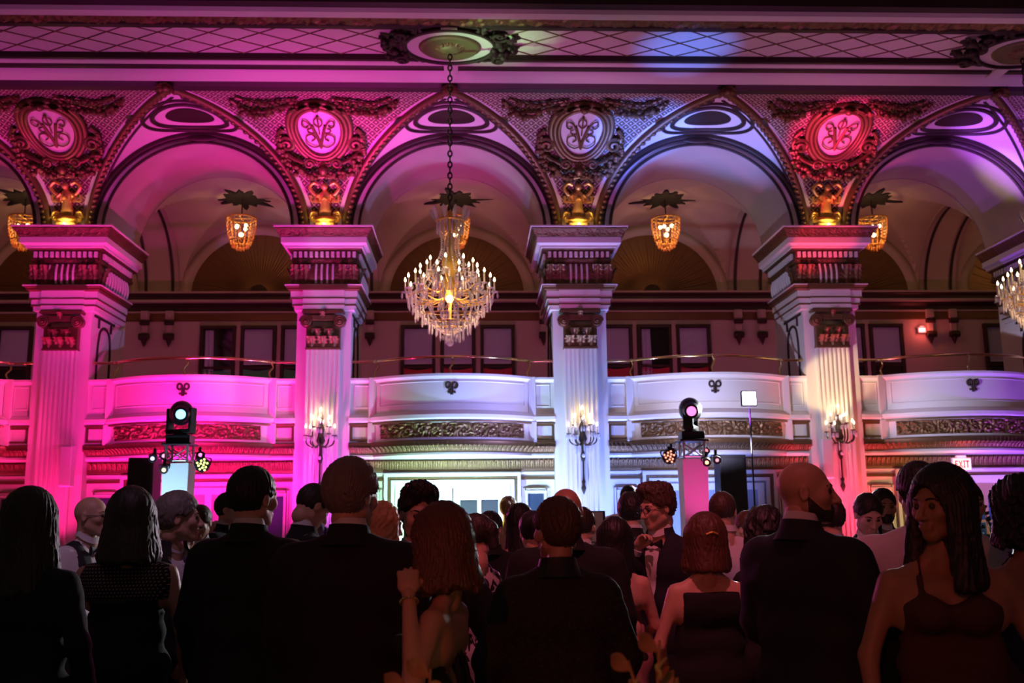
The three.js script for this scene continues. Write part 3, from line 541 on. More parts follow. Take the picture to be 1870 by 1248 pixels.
// ---------------------------------------------------------------- windows of the balcony wall
let wi = 0;
BAYX.forEach((cx, bi) => { for (const [k, dx] of [-.90, .02, .94].entries()) {
  const x = cx + dx, y0 = 3.05, y1 = 6.0, w = .80, g = new THREE.Group(); g.name = `window_${++wi}`; g.userData = { kind: 'structure' }; scene.add(g); g.position.set(x, 0, ZW);
  part(g, 'frame', [box(.07, y1 - y0, .10, -w / 2 + .035, (y0 + y1) / 2, .05), box(.07, y1 - y0, .10, w / 2 - .035, (y0 + y1) / 2, .05), box(w + .01, .07, .11, 0, y1 - .032, .05), box(w - .02, .05, .08, 0, 5.02, .05), box(w + .01, .07, .11, 0, y0 + .035, .05)], MAT.bronze);
  part(g, 'backing', box(w - .1, y1 - y0 - .1, .01, 0, (y0 + y1) / 2, .006), MAT.windowdark);
  if ((bi + k) % 3 !== 1 || bi === 2) { part(g, 'blind', box(w - .16, .80, .012, 0, 5.52, .025), MAT.blind); part(g, 'blind_rail', box(w - .16, .04, .02, 0, 5.11, .03), MAT.white); }
  else part(g, 'curtain', surf((u, v) => [-w / 2 + .1 + (.20 + .06 * v) * u, 5.9 - 2.6 * v, .03 + .02 * Math.sin(u * 14)], 16, 4), MAT.blind);
  if (bi >= 1 && bi <= 3) part(g, 'swag', surf((u, v) => [(-.5 + u) * (w - .14), 5.0 - .05 * Math.sin(Math.PI * u) - .6 * v, .03 + .02 * Math.sin(v * 18 + Math.sin(u * 3) * 3)], 12, 16), bi === 1 ? MAT.greenreflection : MAT.drape);  // coloured sheet painted in place of the reflections low in the panes
  part(g, 'pane', box(w - .12, y1 - y0 - .12, .006, 0, (y0 + y1) / 2, .062), MAT.pane);
} });
// ---------------------------------------------------------------- ornaments modelled flat as (x, arc length s above the spring, height h off the cove) and bent onto the cove
const bend = (list) => { const g = merged(list), p = g.attributes.position; for (let i = 0; i < p.count; i++) { const q = covePt(0, p.getX(i), p.getY(i) / 1.91, p.getZ(i)); p.setXYZ(i, ...q); } g.computeVertexNormals(); return toCreasedNormals(g, .9); };
const ellTube = (rx, ry, r, s0, h, n = 40) => { const p = []; for (let i = 0; i < n; i++) { const t = i / n * 2 * Math.PI, e = 1 - .10 * Math.sin(t); p.push(V(rx * Math.cos(t) * (1 + .08 * Math.sin(t)), s0 + ry * Math.sin(t), h)); } return new THREE.TubeGeometry(new THREE.CatmullRomCurve3(p, true), n, r, 8, true); };
function swag(pts, r, lumps) { const c = new THREE.CatmullRomCurve3(pts.map((p) => V(...p))), gs = [new THREE.TubeGeometry(c, 24, r * .6, 6)]; for (let i = 0; i <= lumps; i++) { const t = i / lumps, p = c.getPoint(t), k = r * (.7 + .6 * Math.sin(Math.PI * t)); for (let j = 0; j < 3; j++) gs.push(new THREE.IcosahedronGeometry(k * rr(.55, .9), 0).translate(p.x + rr(-1, 1) * k, p.y + rr(-1, 1) * k, p.z + rr(0, 1) * k)); } return gs; }
const SC = 1.95;
function buildCartouche() {
  const t = new THREE.Group(), oy = SC;
  const pan = part(t, 'oval_panel', bend([surf((u, v) => { const a = u * 2 * Math.PI; return [.37 * v * Math.cos(a) * (1 + .08 * Math.sin(a)), oy + .50 * v * Math.sin(a), .06 + .05 * (1 - v * v)]; }, 36, 6)]), mat([.72, .66, .60], .6));
  part(t, 'ring_frame', bend([ellTube(.40, .535, .035, oy, .09), ellTube(.47, .60, .045, oy, .07), ellTube(.54, .67, .05, oy, .04)]), MAT.gold);
  // interlaced scrolls in the oval
  const mono = [];
  for (const q of [-1, 1]) {
    mono.push(tube([[0, -.36, 0], [q * .05, -.16, 0], [q * .10, .04, 0], [q * .17, .22, 0], [q * .25, .27, 0], [q * .28, .17, 0], [q * .22, .10, 0], [q * .17, .15, 0]], .014));
    mono.push(tube([[q * .01, -.30, 0], [q * .12, -.33, 0], [q * .24, -.24, 0], [q * .23, -.09, 0], [q * .13, -.06, 0], [q * .09, -.15, 0], [q * .15, -.20, 0]], .013));
    mono.push(tube([[q * .06, -.02, 0], [q * .16, -.03, 0], [q * .20, .05, 0], [q * .14, .08, 0]], .012));
    mono.push(tube([[q * .02, .12, 0], [q * .07, .20, 0], [q * .05, .30, 0], [0, .34, 0]], .012));
  }
  mono.push(tube([[-.11, .16, 0], [-.03, -.14, 0], [.01, -.34, 0]], .020), tube([[.11, .16, 0], [.03, -.14, 0], [-.01, -.34, 0]], .020), tube([[0, .34, 0], [0, .10, 0], [0, -.05, 0]], .014), ball(.03, 0, .36, 0, 6));
  part(pan, 'monogram', bend([merged(mono).translate(0, oy, .125)]), MAT.gold);
  // crest of leaves, side scrolls, festoons
  const crest = []; for (const [x, r, w, h] of [[0, 0, .26, .30], [-.16, .5, .2, .26], [.16, -.5, .2, .26], [-.30, .95, .18, .24], [.30, -.95, .18, .24]]) crest.push(leaf(w, h, .4, 3).rotateZ(r).translate(x, oy + .52 - Math.abs(x) * .25, .08));
  part(t, 'crest', bend([...crest, ball(.08, 0, oy + .60, .12, 8)]), MAT.gold);
  for (const q of [-1, 1]) {
    part(t, 'side_scroll', bend([spiral(.15, 1.7, .035, q).translate(q * .60, oy - .30, .06), tube([[q * .64, oy + .02, .05], [q * .74, oy - .12, .06], [q * .72, oy - .36, .08], [q * .55, oy - .55, .09], [q * .34, oy - .66, .10]], .04), spiral(.10, 1.5, .028, -q).translate(q * .24, oy - .68, .09), leaf(.16, .26, .4, 3).rotateZ(-q * 1.9).translate(q * .52, oy - .52, .06)]), MAT.gold);
    part(t, 'festoon', bend(swag([[q * .72, oy - .10, .06], [q * .70, oy - .45, .08], [q * .52, oy - .78, .09], [q * .22, oy - .92, .10], [0, oy - .86, .11]], .06, 18)), MAT.gold);
    part(t, 'swag', bend(swag([[q * .34, oy + .70, .05], [q * .58, oy + .58, .08], [q * .92, oy + .44, .08], [q * 1.22, oy + .50, .07], [q * 1.40, oy + .72, .04]], .055, 16)), MAT.gold);
    part(t, 'swag', bend(swag([[q * .30, oy + .78, .05], [q * .66, oy + .70, .06], [q * 1.0, oy + .66, .06], [q * 1.30, oy + .80, .04]], .04, 12)), MAT.gold);
  }
  part(t, 'mask', bend([new THREE.SphereGeometry(.085, 12, 9).scale(1, 1.2, 1).translate(0, oy - .80, .13), leaf(.22, .2, .4, 3).rotateZ(Math.PI).translate(0, oy - .62, .1), tube([[-.2, oy - .86, .1], [-.1, oy - .94, .12], [0, oy - .92, .13], [.1, oy - .94, .12], [.2, oy - .86, .1]], .03)]), MAT.gold);
  return t;
}
function buildHerm() {              // gilded half figure on a scrolled bracket
  const t = new THREE.Group(), m = MAT.goldbright;
  part(t, 'bracket', bend([rbox(.34, .06, .16, 0, .10, .08), lathe([[.02, 0], [.16, .02], [.20, .07], [.17, .12], [.12, .14]], 16).scale(1, 1, .6).translate(0, .12, .06), rbox(.22, .16, .10, 0, .30, .06)]), m);
  for (const q of [-1, 1]) {
    part(t, 'volute', bend([spiral(.09, 1.8, .026, q).translate(q * .20, .22, .06)]), m);
    part(t, 'scroll', bend([tube([[q * .14, .32, .06], [q * .24, .34, .07], [q * .27, .25, .07], [q * .2, .2, .06]], .026)]), m);
    part(t, 'cornucopia', bend([tube([[q * .10, .62, .08], [q * .20, .70, .10], [q * .26, .82, .10], [q * .18, .90, .09], [q * .10, .86, .09]], .032), tube([[q * .12, .55, .08], [q * .24, .55, .09], [q * .25, .66, .09]], .026), leaf(.14, .2, .5, 3).rotateZ(q * .9).translate(q * .1, .52, .08), tube([[q * .1, .62, .08], [q * .12, .55, .08]], .03)]), m);
  }
  part(t, 'figure', bend([lathe([[.09, .34], [.10, .42], [.075, .52], [.105, .64], [.10, .70], [.045, .74], [.04, .77]], 14).scale(1, 1, .75).translate(0, 0, .08), new THREE.SphereGeometry(.062, 12, 9).scale(1, 1.2, 1).translate(0, .83, .11), tube([[-.1, .68, .09], [-.17, .60, .11], [-.12, .52, .13]], .03), tube([[.1, .68, .09], [.17, .60, .11], [.12, .52, .13]], .03)]), m);
  return t;
}
const carLabels = ['gilded cartouche past the hot pink arch', 'gilded oval cartouche with violet panel above the loudspeaker column', 'gilded oval cartouche glowing magenta with interlaced scroll monogram', 'gilded oval cartouche half in blue light with scroll monogram', 'gilded oval cartouche in bright red pink light with scroll monogram', 'gilded oval cartouche over the column behind the far chandelier'];
const heLabels = ['gilded half figure on a bracket past the hot pink arch', 'gilded half figure on a bracket over the loudspeaker column', 'gilded half figure on a bracket under the magenta cartouche', 'gilded half figure on a bracket under the blue lit cartouche', 'gilded half figure on a bracket under the red cartouche', 'gilded half figure on a bracket over the column behind the far chandelier'];
const pc = buildCartouche(), ph = buildHerm();
COLX.forEach((x, i) => {
  for (const [p, n, l, c, g] of [[pc, 'cartouche', carLabels, 'cartouche', 'cartouches between the arches'], [ph, 'gilded_figure', heLabels, 'sculpture', 'gilded figures over the columns']]) { const o = i ? p.clone() : p; o.name = numbered(n); o.position.x = x; o.userData = { label: l[i], category: c, group: g }; scene.add(o); }
});
// small warm lamps on the ledges below the figures
{
  const l0 = new THREE.Group();
  part(l0, 'lamp_base', cyl(.05, .045, .02, 0, .01, 0, 16), MAT.brass); part(l0, 'lamp_bulb', ball(.028, 0, .04, 0, 12), MAT.flamesoft);
  const l = new THREE.PointLight(0xffffff, .55); l.color.setRGB(1, .66, .26); l.position.set(0, .04, 0); l.castShadow = true; l.shadow.radius = 1; l0.add(l);
  COLX.forEach((x, i) => { const o = i ? l0.clone() : l0; o.name = numbered('ledge_lamp'); o.position.set(x, 6.77, ZP + .30); o.userData = { label: 'small warm lamp on a column cornice before a gilded figure', category: 'lamp', group: 'lamps on the column cornices' }; scene.add(o); });
}
// leaf knots on the cove moulding at each arch crown
{
  const k = []; for (let i = 0; i < 7; i++) k.push(leaf(.13, .2, .5, 3).rotateZ((i - 3) * .5)); k.push(ball(.07, 0, .02, .05, 8));
  const kg = merged(k).rotateX(.9);
  BAYX.forEach((x) => { const o = new THREE.Mesh(kg, MAT.gold); o.name = numbered('leaf_knot'); o.castShadow = o.receiveShadow = true; o.position.set(x, 8.52, -15.45); o.userData = { label: 'gilded leaf knot on the ceiling moulding at an arch crown', category: 'ornament', group: 'leaf knots at the arch crowns' }; scene.add(o); });
}
// ---------------------------------------------------------------- ceiling medallions
function medallion(x, label) {
  const t = thing('ceiling_medallion', label, 'medallion', [x, 8.60, -14.05], 0, 'ceiling medallions over the chandeliers');
  part(t, 'back_plate', surf((u, v) => { const a = u * 2 * Math.PI; return [.66 * v * Math.cos(a), -.02 - .03 * (1 - v), .52 * v * Math.sin(a)]; }, 40, 3), MAT.cream);
  const rg = (rx, rz, r, y) => { const p = []; for (let i = 0; i < 36; i++) { const a = i / 36 * 2 * Math.PI; p.push(V(rx * Math.cos(a), y, rz * Math.sin(a))); } return new THREE.TubeGeometry(new THREE.CatmullRomCurve3(p, true), 60, r, 8, true); };
  part(t, 'outer_ring', rg(.68, .54, .035, -.03), MAT.bronze);
  part(t, 'dish', lathe([[.0, -.10], [.08, -.12], [.14, -.09], [.2, -.05], [.3, -.07], [.36, -.05], [.42, -.08], [.47, -.04], [.47, 0]], 40).scale(1, 1, .82), mat([.20, .16, .07], .5, .4));
  part(t, 'rosette', Array.from({ length: 12 }, (_, i) => leaf(.12, .26, .2, 3).rotateX(-Math.PI / 2 - .1).rotateY(i / 12 * 2 * Math.PI).translate(0, -.09, 0)), MAT.gold);
  for (const q of [-1, 1]) { const g = []; for (const [a, dx, dz, w, h] of [[0, .66, 0, .3, .42], [.7, .62, -.24, .26, .36], [-.7, .62, .24, .26, .36], [1.3, .46, -.42, .22, .3], [-1.3, .46, .42, .22, .3], [.3, .86, -.16, .2, .3], [-.3, .86, .16, .2, .3]]) g.push(leaf(w, h, .5, 4).rotateX(Math.PI / 2 - 3.1).rotateY(-q * Math.PI / 2 + q * a).translate(q * dx, -.05, dz)); for (let i = 0; i < 14; i++) g.push(ball(rr(.04, .075), q * rr(.66, .98), -rr(.03, .08), rr(-.32, .32), 6)); g.push(spiral(.12, 1.6, .03, q).rotateX(Math.PI / 2).translate(q * .74, -.06, -.36), spiral(.12, 1.6, .03, q).rotateX(-Math.PI / 2).translate(q * .74, -.06, .36)); part(t, 'acanthus_spray', g, MAT.bronze); }
  part(t, 'strap', [box(.22, .03, .36, 0, -.02, -.78), box(.24, .03, .12, 0, -.02, .52)], MAT.cream);
  return t;
}
medallion(-.33, 'oval ceiling medallion with leaf sprays above the large central chandelier');
medallion(8.5, 'oval ceiling medallion with leaf sprays above the far chandelier');
// ---------------------------------------------------------------- chandeliers
const dropGeo = (() => { const g = lathe([[0, 0], [.010, -.012], [.019, -.05], [.014, -.075], [0, -.092]], 6).toNonIndexed(); g.computeVertexNormals(); return g; })();
const longGeo = (() => { const g = lathe([[0, 0], [.009, -.01], [.014, -.09], [.010, -.13], [0, -.15]], 6).toNonIndexed(); g.computeVertexNormals(); return g; })();
const beadGeo = new THREE.IcosahedronGeometry(.015, 0);
const plumeGeo = (() => { const g = lathe([[0, 0], [.012, .01], [.034, .10], [.026, .17], [0, .20]], 6).scale(1, 1, .5).toNonIndexed(); g.computeVertexNormals(); return g; })();
const flameGeo = lathe([[0, 0], [.012, .008], [.017, .028], [.009, .05], [0, .072]], 10), candleGeo = cyl(.013, .013, .15, 0, .075, 0, 8);
function buildChandelier() {
  const t = new THREE.Group();          // origin at the ceiling hook height 8.5 -> y is world height, x z about the stem
  part(t, 'chain', (() => { const g = []; for (let y = 6.05; y < 8.48; y += .085) g.push(new THREE.TorusGeometry(.03, .011, 6, 10).scale(1, 1.55, 1).rotateY((g.length % 2) * Math.PI / 2).translate(0, y, 0)); return g; })(), MAT.bronze);
  part(t, 'stem', lathe([[.02, 6.02], [.05, 5.98], [.03, 5.90], [.09, 5.80], [.04, 5.68], [.07, 5.55], [.05, 5.42], [.12, 5.25], [.10, 5.12], [.05, 5.0], [.13, 4.86], [.10, 4.74], [.03, 4.62], [.02, 4.4]].reverse(), 18), MAT.goldbright);
  part(t, 'crown_ring', [new THREE.TorusGeometry(.20, .014, 6, 28).rotateX(Math.PI / 2).translate(0, 5.86, 0), ...Array.from({ length: 8 }, (_, i) => { const a = i / 8 * 2 * Math.PI; return tube([[.03 * Math.cos(a), 5.74, .03 * Math.sin(a)], [.12 * Math.cos(a), 5.70, .12 * Math.sin(a)], [.20 * Math.cos(a), 5.86, .20 * Math.sin(a)]], .010); })], MAT.goldbright);
  for (let i = 0; i < 10; i++) { const a = i / 10 * 2 * Math.PI, p = part(t, 'crystal_plume', plumeGeo, MAT.crystal); p.position.set(.22 * Math.cos(a), 5.86, .22 * Math.sin(a)); p.rotation.set(.35 * Math.sin(a), 0, -.35 * Math.cos(a)); }
  const rings = [[8, .34, 5.06, .2], [10, .50, 4.92, .05], [14, .645, 4.78, .0]];
  for (const [n, r, y, off] of rings) for (let i = 0; i < n; i++) {
    const a = (i + off) / n * 2 * Math.PI, c = Math.cos(a), s = Math.sin(a);
    part(t, 'arm', tube([[.06 * c, y - .05, .06 * s], [r * .4 * c, y - .14, r * .4 * s], [r * .8 * c, y - .10, r * .8 * s], [r * c, y, r * s]], .009, false, 16, 5), MAT.goldbright);
    const dish = part(t, 'bobeche', lathe([[.004, 0], [.04, .008], [.048, .02]], 12), MAT.crystal); dish.position.set(r * c, y, r * s);
    const cd = part(t, 'candle', candleGeo, MAT.candle); cd.position.set(r * c, y + .02, r * s);
    const fl = part(t, 'candle_bulb', flameGeo, MAT.flame); fl.position.set(r * c, y + .17, r * s);
    for (let k = 0; k < 3; k++) { const b = a + k * 2.1, d = part(t, 'crystal_drop', dropGeo, MAT.crystal); d.position.set(r * c + .045 * Math.cos(b), y + .01, r * s + .045 * Math.sin(b)); d.rotation.y = b; }
  }
  // hanging basket of long drops
  for (const [n, r, y, g] of [[30, .60, 4.70, 0], [26, .50, 4.56, 1], [22, .40, 4.44, 1], [18, .30, 4.34, 1], [12, .20, 4.26, 1], [7, .10, 4.19, 1]]) for (let i = 0; i < n; i++) { const a = (i + g * .5) / n * 2 * Math.PI, d = part(t, 'crystal_drop', i % 3 ? longGeo : dropGeo, MAT.crystal); d.position.set(r * Math.cos(a), y + rr(-.03, .03), r * Math.sin(a)); d.rotation.y = a; d.scale.setScalar(rr(.9, 1.25)); }
  part(t, 'basket_hoop', [[.60, 4.70], [.50, 4.56], [.40, 4.44], [.30, 4.34], [.20, 4.26], [.10, 4.19]].map(([r, y]) => new THREE.TorusGeometry(r, .007, 5, 40).rotateX(Math.PI / 2).translate(0, y, 0)), MAT.goldbright);
  // strings of beads
  const beads = []; const string = (a, p) => { const c = new THREE.CatmullRomCurve3(p.map(([r, y]) => V(r * Math.cos(a), y, r * Math.sin(a)))), n = Math.round(c.getLength() / .038); for (let k = 0; k <= n; k++) { const q = c.getPoint(k / n); beads.push(beadGeo.clone().translate(q.x, q.y, q.z)); } };
  for (let i = 0; i < 18; i++) { const a = i / 18 * 2 * Math.PI, d = part(t, 'crystal_drop', longGeo, MAT.crystal); d.position.set(.19 * Math.cos(a), 5.85, .19 * Math.sin(a)); d.scale.setScalar(1.25); }
  for (const [n, r, y] of [[14, .24, 4.98], [18, .40, 4.86], [20, .55, 4.78]]) for (let i = 0; i < n; i++) { const a = (i + .3) / n * 2 * Math.PI, d = part(t, 'crystal_drop', longGeo, MAT.crystal); d.position.set(r * Math.cos(a), y, r * Math.sin(a)); d.scale.setScalar(rr(1, 1.4)); }
  for (let i = 0; i < 14; i++) string(i / 14 * 2 * Math.PI, [[.20, 5.86], [.13, 5.60], [.15, 5.35], [.34, 5.06]]);
  for (let i = 0; i < 20; i++) string(i / 20 * 2 * Math.PI, [[.34, 5.06], [.44, 4.86], [.60, 4.70]]);
  for (let i = 0; i < 16; i++) string((i + .5) / 16 * 2 * Math.PI, [[.60, 4.70], [.46, 4.48], [.26, 4.30], [.04, 4.16]]);
  part(t, 'bead_strings', beads, MAT.crystal, 'stuff');
  part(t, 'finial_ball', new THREE.IcosahedronGeometry(.06, 1).translate(0, 4.06, 0), MAT.crystal);
  part(t, 'lamp_globe', ball(.055, 0, 4.66, .16, 14), MAT.flamesoft);
  const l = new THREE.PointLight(0xffffff, 1); l.color.setRGB(1, .60, .28); l.intensity = 3.2; l.position.set(0, 4.66, .16); l.castShadow = true; l.shadow.radius = 2.5; t.add(l);
  const l2 = new THREE.PointLight(0xffffff, 1); l2.color.setRGB(1, .60, .28); l2.intensity = 2.2; l2.position.set(0, 5.32, .0); l2.castShadow = true; l2.shadow.radius = 3; t.add(l2);
  part(t, 'lamp_globe', ball(.055, 0, 5.32, .0, 14), MAT.flamesoft);
  return t;
}
const ch = buildChandelier(); ch.name = numbered('chandelier'); ch.position.set(-.33, 0, -14.1); ch.userData = { label: 'large crystal chandelier with lit candle bulbs hanging before the middle arch', category: 'chandelier', group: 'crystal chandeliers' }; scene.add(ch);
const ch2 = ch.clone(); ch2.name = numbered('chandelier'); ch2.position.set(8.5, 0, -14.1); ch2.userData = { ...ch.userData, label: 'crystal chandelier with candle bulbs hanging beside the violet lit arch' }; scene.add(ch2);
// ---------------------------------------------------------------- pendant lamps and their rosettes under the balcony vaults
const ZPD = -20.9;
{
  const star = new THREE.Shape(), N = 14; for (let i = 0; i < N * 8; i++) { const a = i / (N * 8) * 2 * Math.PI, k = (i % 8) / 8, r = .38 + .42 * Math.max(0, 1 - Math.abs(k - .5) * 2.4) * [1, .45, .7, .4][Math.floor(i / 8) % 4] + .03 * Math.sin(i * 2.3); i ? star.lineTo(r * Math.cos(a), r * Math.sin(a)) : star.moveTo(r * Math.cos(a), r * Math.sin(a)); }
  const rg = new THREE.ExtrudeGeometry(star, { depth: .03, bevelEnabled: true, bevelSize: .01, bevelThickness: .01, bevelSegments: 1 }).rotateX(Math.PI / 2);
  const strands = (topR, n) => { const gs = []; for (let i = 0; i < n; i++) { const a = i / n * 2 * Math.PI; for (let k = 0; k < 9; k++) { const u = k / 8, r = topR * (1 - .42 * u ** 2.2) * (1 - .04 * Math.sin(i)), y = -.02 - u * .60; gs.push(new THREE.OctahedronGeometry(1, 0).scale(.021, .036, .014).rotateY(-a).translate(r * Math.cos(a), y, r * Math.sin(a))); } } return gs; };
  const p0 = new THREE.Group();
  part(p0, 'hook_rod', rod([0, .0, 0], [0, .44, 0], .014), MAT.bronze);
  part(p0, 'top_ring', [new THREE.TorusGeometry(.31, .02, 6, 28).rotateX(Math.PI / 2), rod([-.3, 0, 0], [.3, 0, 0], .01), rod([0, 0, -.3], [0, 0, .3], .01)], MAT.goldbright);
  part(p0, 'lower_ring', new THREE.TorusGeometry(.24, .014, 6, 28).rotateX(Math.PI / 2).translate(0, -.50, 0), MAT.goldbright);
  part(p0, 'crystal_strands', [...strands(.31, 20), ...strands(.22, 9)], MAT.amber, 'stuff');
  part(p0, 'bottom_crystals', Array.from({ length: 24 }, (_, i) => { const a = i * 2.4, r = .17 * Math.sqrt(i / 24); return new THREE.OctahedronGeometry(1, 0).scale(.022, .045, .022).translate(r * Math.cos(a), -.66 + .1 * (r / .17) ** 2 - rr(0, .05), r * Math.sin(a)); }), MAT.amber, 'stuff');
  [0, 1, 2, 3].forEach((i) => { const a = i * 1.57 + .5, y = -.17 - .03 * (i % 2), x = .13 * Math.cos(a), z = .13 * Math.sin(a); part(p0, 'lamp_bulb', ball(.04, x, y, z, 12), MAT.flamesoft); });
  part(p0, 'lamp_bulb', ball(.05, 0, -.36, 0, 12), MAT.flamesoft);
  const l = new THREE.PointLight(0xffffff, 1); l.color.setRGB(1, .55, .20); l.intensity = 1.1; l.position.set(0, -.36, 0); l.castShadow = true; l.shadow.radius = 2.2; p0.add(l);
  const pl = ['amber crystal pendant lamp glowing beside the cornice of the loudspeaker column', 'amber crystal pendant lamp glowing under the vault above the magenta balcony', 'amber crystal pendant lamp half hidden behind the large chandelier', 'amber crystal pendant lamp glowing under the vault behind the work light', 'amber crystal pendant lamp glowing beside the red splashed cornice', 'amber crystal pendant lamp under the vault past the far chandelier'];
  BAYX.forEach((x, i) => {
    const o = i ? p0.clone() : p0; o.name = numbered('pendant_lamp'); o.position.set(x, 7.98, ZPD); o.userData = { label: pl[i], category: 'lamp', group: 'amber pendant lamps in the balcony vaults' }; scene.add(o);
    const r = new THREE.Mesh(rg, MAT.nearblack); r.name = numbered('ceiling_rosette'); r.castShadow = r.receiveShadow = true; r.position.set(x, 8.45, ZPD); r.rotation.y = i; r.userData = { label: 'dark leafy star rosette on a vault crown above a pendant lamp', category: 'rosette', group: 'star rosettes on the vault crowns' }; scene.add(r);
  });
}
// ---------------------------------------------------------------- candle sconces on the columns
{
  const s0 = new THREE.Group();           // origin on the shaft face, y about the body
  part(s0, 'backplate', [lathe([[.0, -.42], [.03, -.38], [.05, -.30], [.02, -.22], [.03, -.10], [.08, .0], [.05, .10], [.07, .2], [.02, .32], [0, .36]], 14).scale(1, 1, .6).translate(0, 0, .03), rod([0, -.40, .04], [0, -.78, .04], .016), lathe([[0, -.98], [.025, -.93], [.045, -.86], [.02, -.80], [.035, -.74], [0, -.7]], 12).translate(0, 0, .04)], MAT.bronze);
  for (const [x, z, y] of [[-.25, .10, .10], [.25, .10, .10], [-.15, .24, .08], [.17, .24, .12], [0, .28, .22], [-.14, .06, .26], [.14, .06, .26], [0, .05, .40]]) {
    part(s0, 'arm', tube([[0, -.04, .05], [x * .4, -.12, .05 + z * .5], [x * .9, -.06, z], [x, y - .02, z]], .013, false, 16, 6), MAT.bronze);
    const b = part(s0, 'bobeche', lathe([[.004, 0], [.04, .006], [.048, .022]], 12), MAT.bronze); b.position.set(x, y - .03, z);
    const c = part(s0, 'candle', candleGeo, MAT.candle); c.position.set(x, y, z); c.scale.y = .8;
    const f = part(s0, 'candle_bulb', flameGeo, MAT.flame); f.position.set(x, y + .12, z);
    for (let k = 0; k < 4; k++) { const d = part(s0, 'crystal_drop', dropGeo, MAT.crystal); d.position.set(x + .045 * Math.cos(k * 1.57), y - .02, z + .045 * Math.sin(k * 1.57)); }
  }
  for (let k = 0; k < 12; k++) { const d = part(s0, 'crystal_drop', longGeo, MAT.crystal); d.position.set(.16 * Math.cos(k * .524), -.08 - .03 * (k % 3), .12 + .12 * Math.sin(k * .524)); }
  part(s0, 'crystal_ball', new THREE.IcosahedronGeometry(.035, 1).translate(0, -.3, .12), MAT.crystal);
  part(s0, 'lamp_bulb', ball(.02, 0, .36, .14, 8), MAT.flamesoft);
  const l = new THREE.PointLight(0xffffff, 1); l.color.setRGB(1, .74, .50); l.intensity = .4; l.position.set(0, .36, .14); l.castShadow = true; l.shadow.radius = 1; s0.add(l);
  [[2, 'bronze candle sconce with crystals on the magenta lit column'], [3, 'bronze candle sconce with crystals on the pale blue lit column'], [4, 'bronze candle sconce with crystals on the red lit column']].forEach(([i, label], k) => { const o = k ? s0.clone() : s0; o.name = numbered('wall_sconce'); o.position.set(COLX[i], 2.93, ZP + .085); o.userData = { label, category: 'sconce', group: 'candle sconces on the columns' }; scene.add(o); });
}
// ---------------------------------------------------------------- stage light fixtures; each light stands just before its lens
function aimed(o, from, to) { o.position.set(...from); o.lookAt(V(...to)); return o; }
function spot(from, to, col, cd, deg, pen, cm) {
  const l = new THREE.SpotLight(0xffffff, cd, 0, rad(deg), pen, 2); l.color.setRGB(...col); l.castShadow = true; l.shadow.radius = cm / 2;
  const d = V(...to).sub(V(...from)).normalize(); l.position.set(...from).addScaledVector(d, .17); l.target.position.set(...to); l.name = 'stage_light_beam'; scene.add(l, l.target); return l;
}
const lensOf = (c, k = 2.5) => glow(c.map((x) => .08 + .92 * x), k, [.3, .3, .3]);
const canG = lathe([[0, -.12], [.07, -.12], [.095, -.08], [.10, .10], [.108, .115], [.095, .12], [.09, .10], [0, .095]], 20).rotateX(Math.PI / 2), canLens = new THREE.CircleGeometry(.088, 20).translate(0, 0, .105);
const canYoke = merged([tube([[-.115, 0, 0], [-.12, -.12, -.02], [-.08, -.2, -.02], [.08, -.2, -.02], [.12, -.12, -.02], [.115, 0, 0]], .010), ball(.02, -.115, 0, 0), ball(.02, .115, 0, 0)]);
function parCan(from, to, col, label, group) {
  const t = thing('wash_light', label, 'stage light', from, 0, group);
  const h = new THREE.Group(); h.name = 'lamp_head'; t.add(h); h.lookAt(V(...to).sub(V(...from)));
  part(h, 'housing', canG, MAT.blackmetal); part(h, 'lens', canLens, lensOf(col));
  part(t, 'yoke', canYoke, MAT.blackmetal);
  const up = from[1] < .6 ? from[1] : from[1] - 2.995; if (up < .6) part(t, 'floor_plate', [rbox(.26, .03, .2, 0, -up + .016, 0), ...(up > .22 ? [rod([0, -up + .02, -.02], [0, -.2, -.02], .012)] : [])], MAT.blackmetal);
  return t;
}
const headG = (() => { const g = new THREE.CapsuleGeometry(.165, .12, 8, 24).rotateX(Math.PI / 2).scale(1.0, 1.08, 1.05); return g; })();
function movingHead(from, to, col, label, k = 6) {   // base and yoke stand upright below the head
  const t = thing('moving_head_light', label, 'stage light', from, 0, 'moving heads on the white towers');
  const yaw = Math.atan2(to[0] - from[0], to[2] - from[2]);
  const h = new THREE.Group(); h.name = 'lamp_head'; t.add(h); h.lookAt(V(...to).sub(V(...from)));
  part(h, 'housing', [headG, cyl(.13, .105, .07, 0, 0, 0, 24).rotateX(Math.PI / 2).translate(0, 0, .22)], MAT.blackmetal);
  part(h, 'lens_ring', new THREE.TorusGeometry(.086, .018, 8, 28).translate(0, 0, .255), MAT.blackmetal);
  part(h, 'lens', new THREE.SphereGeometry(.074, 20, 10, 0, 2 * Math.PI, 0, Math.PI / 2).rotateX(Math.PI / 2).scale(1, 1, .25).translate(0, 0, .25), lensOf(col, k));
  const y = new THREE.Group(); y.name = 'yoke_group'; y.rotation.y = yaw; t.add(y); y.name = 'yoke';
  part(y, 'yoke_arm', [rbox(.045, .34, .15, -.195, -.10, 0, .02), rbox(.045, .34, .15, .195, -.10, 0, .02), rbox(.43, .07, .16, 0, -.27, 0, .02)], MAT.blackmetal);
  part(t, 'base', [rbox(.34, .12, .30, 0, -.38, 0, .02), cyl(.10, .10, .04, 0, -.315, 0, 20)], MAT.blackmetal);
  return t;
}
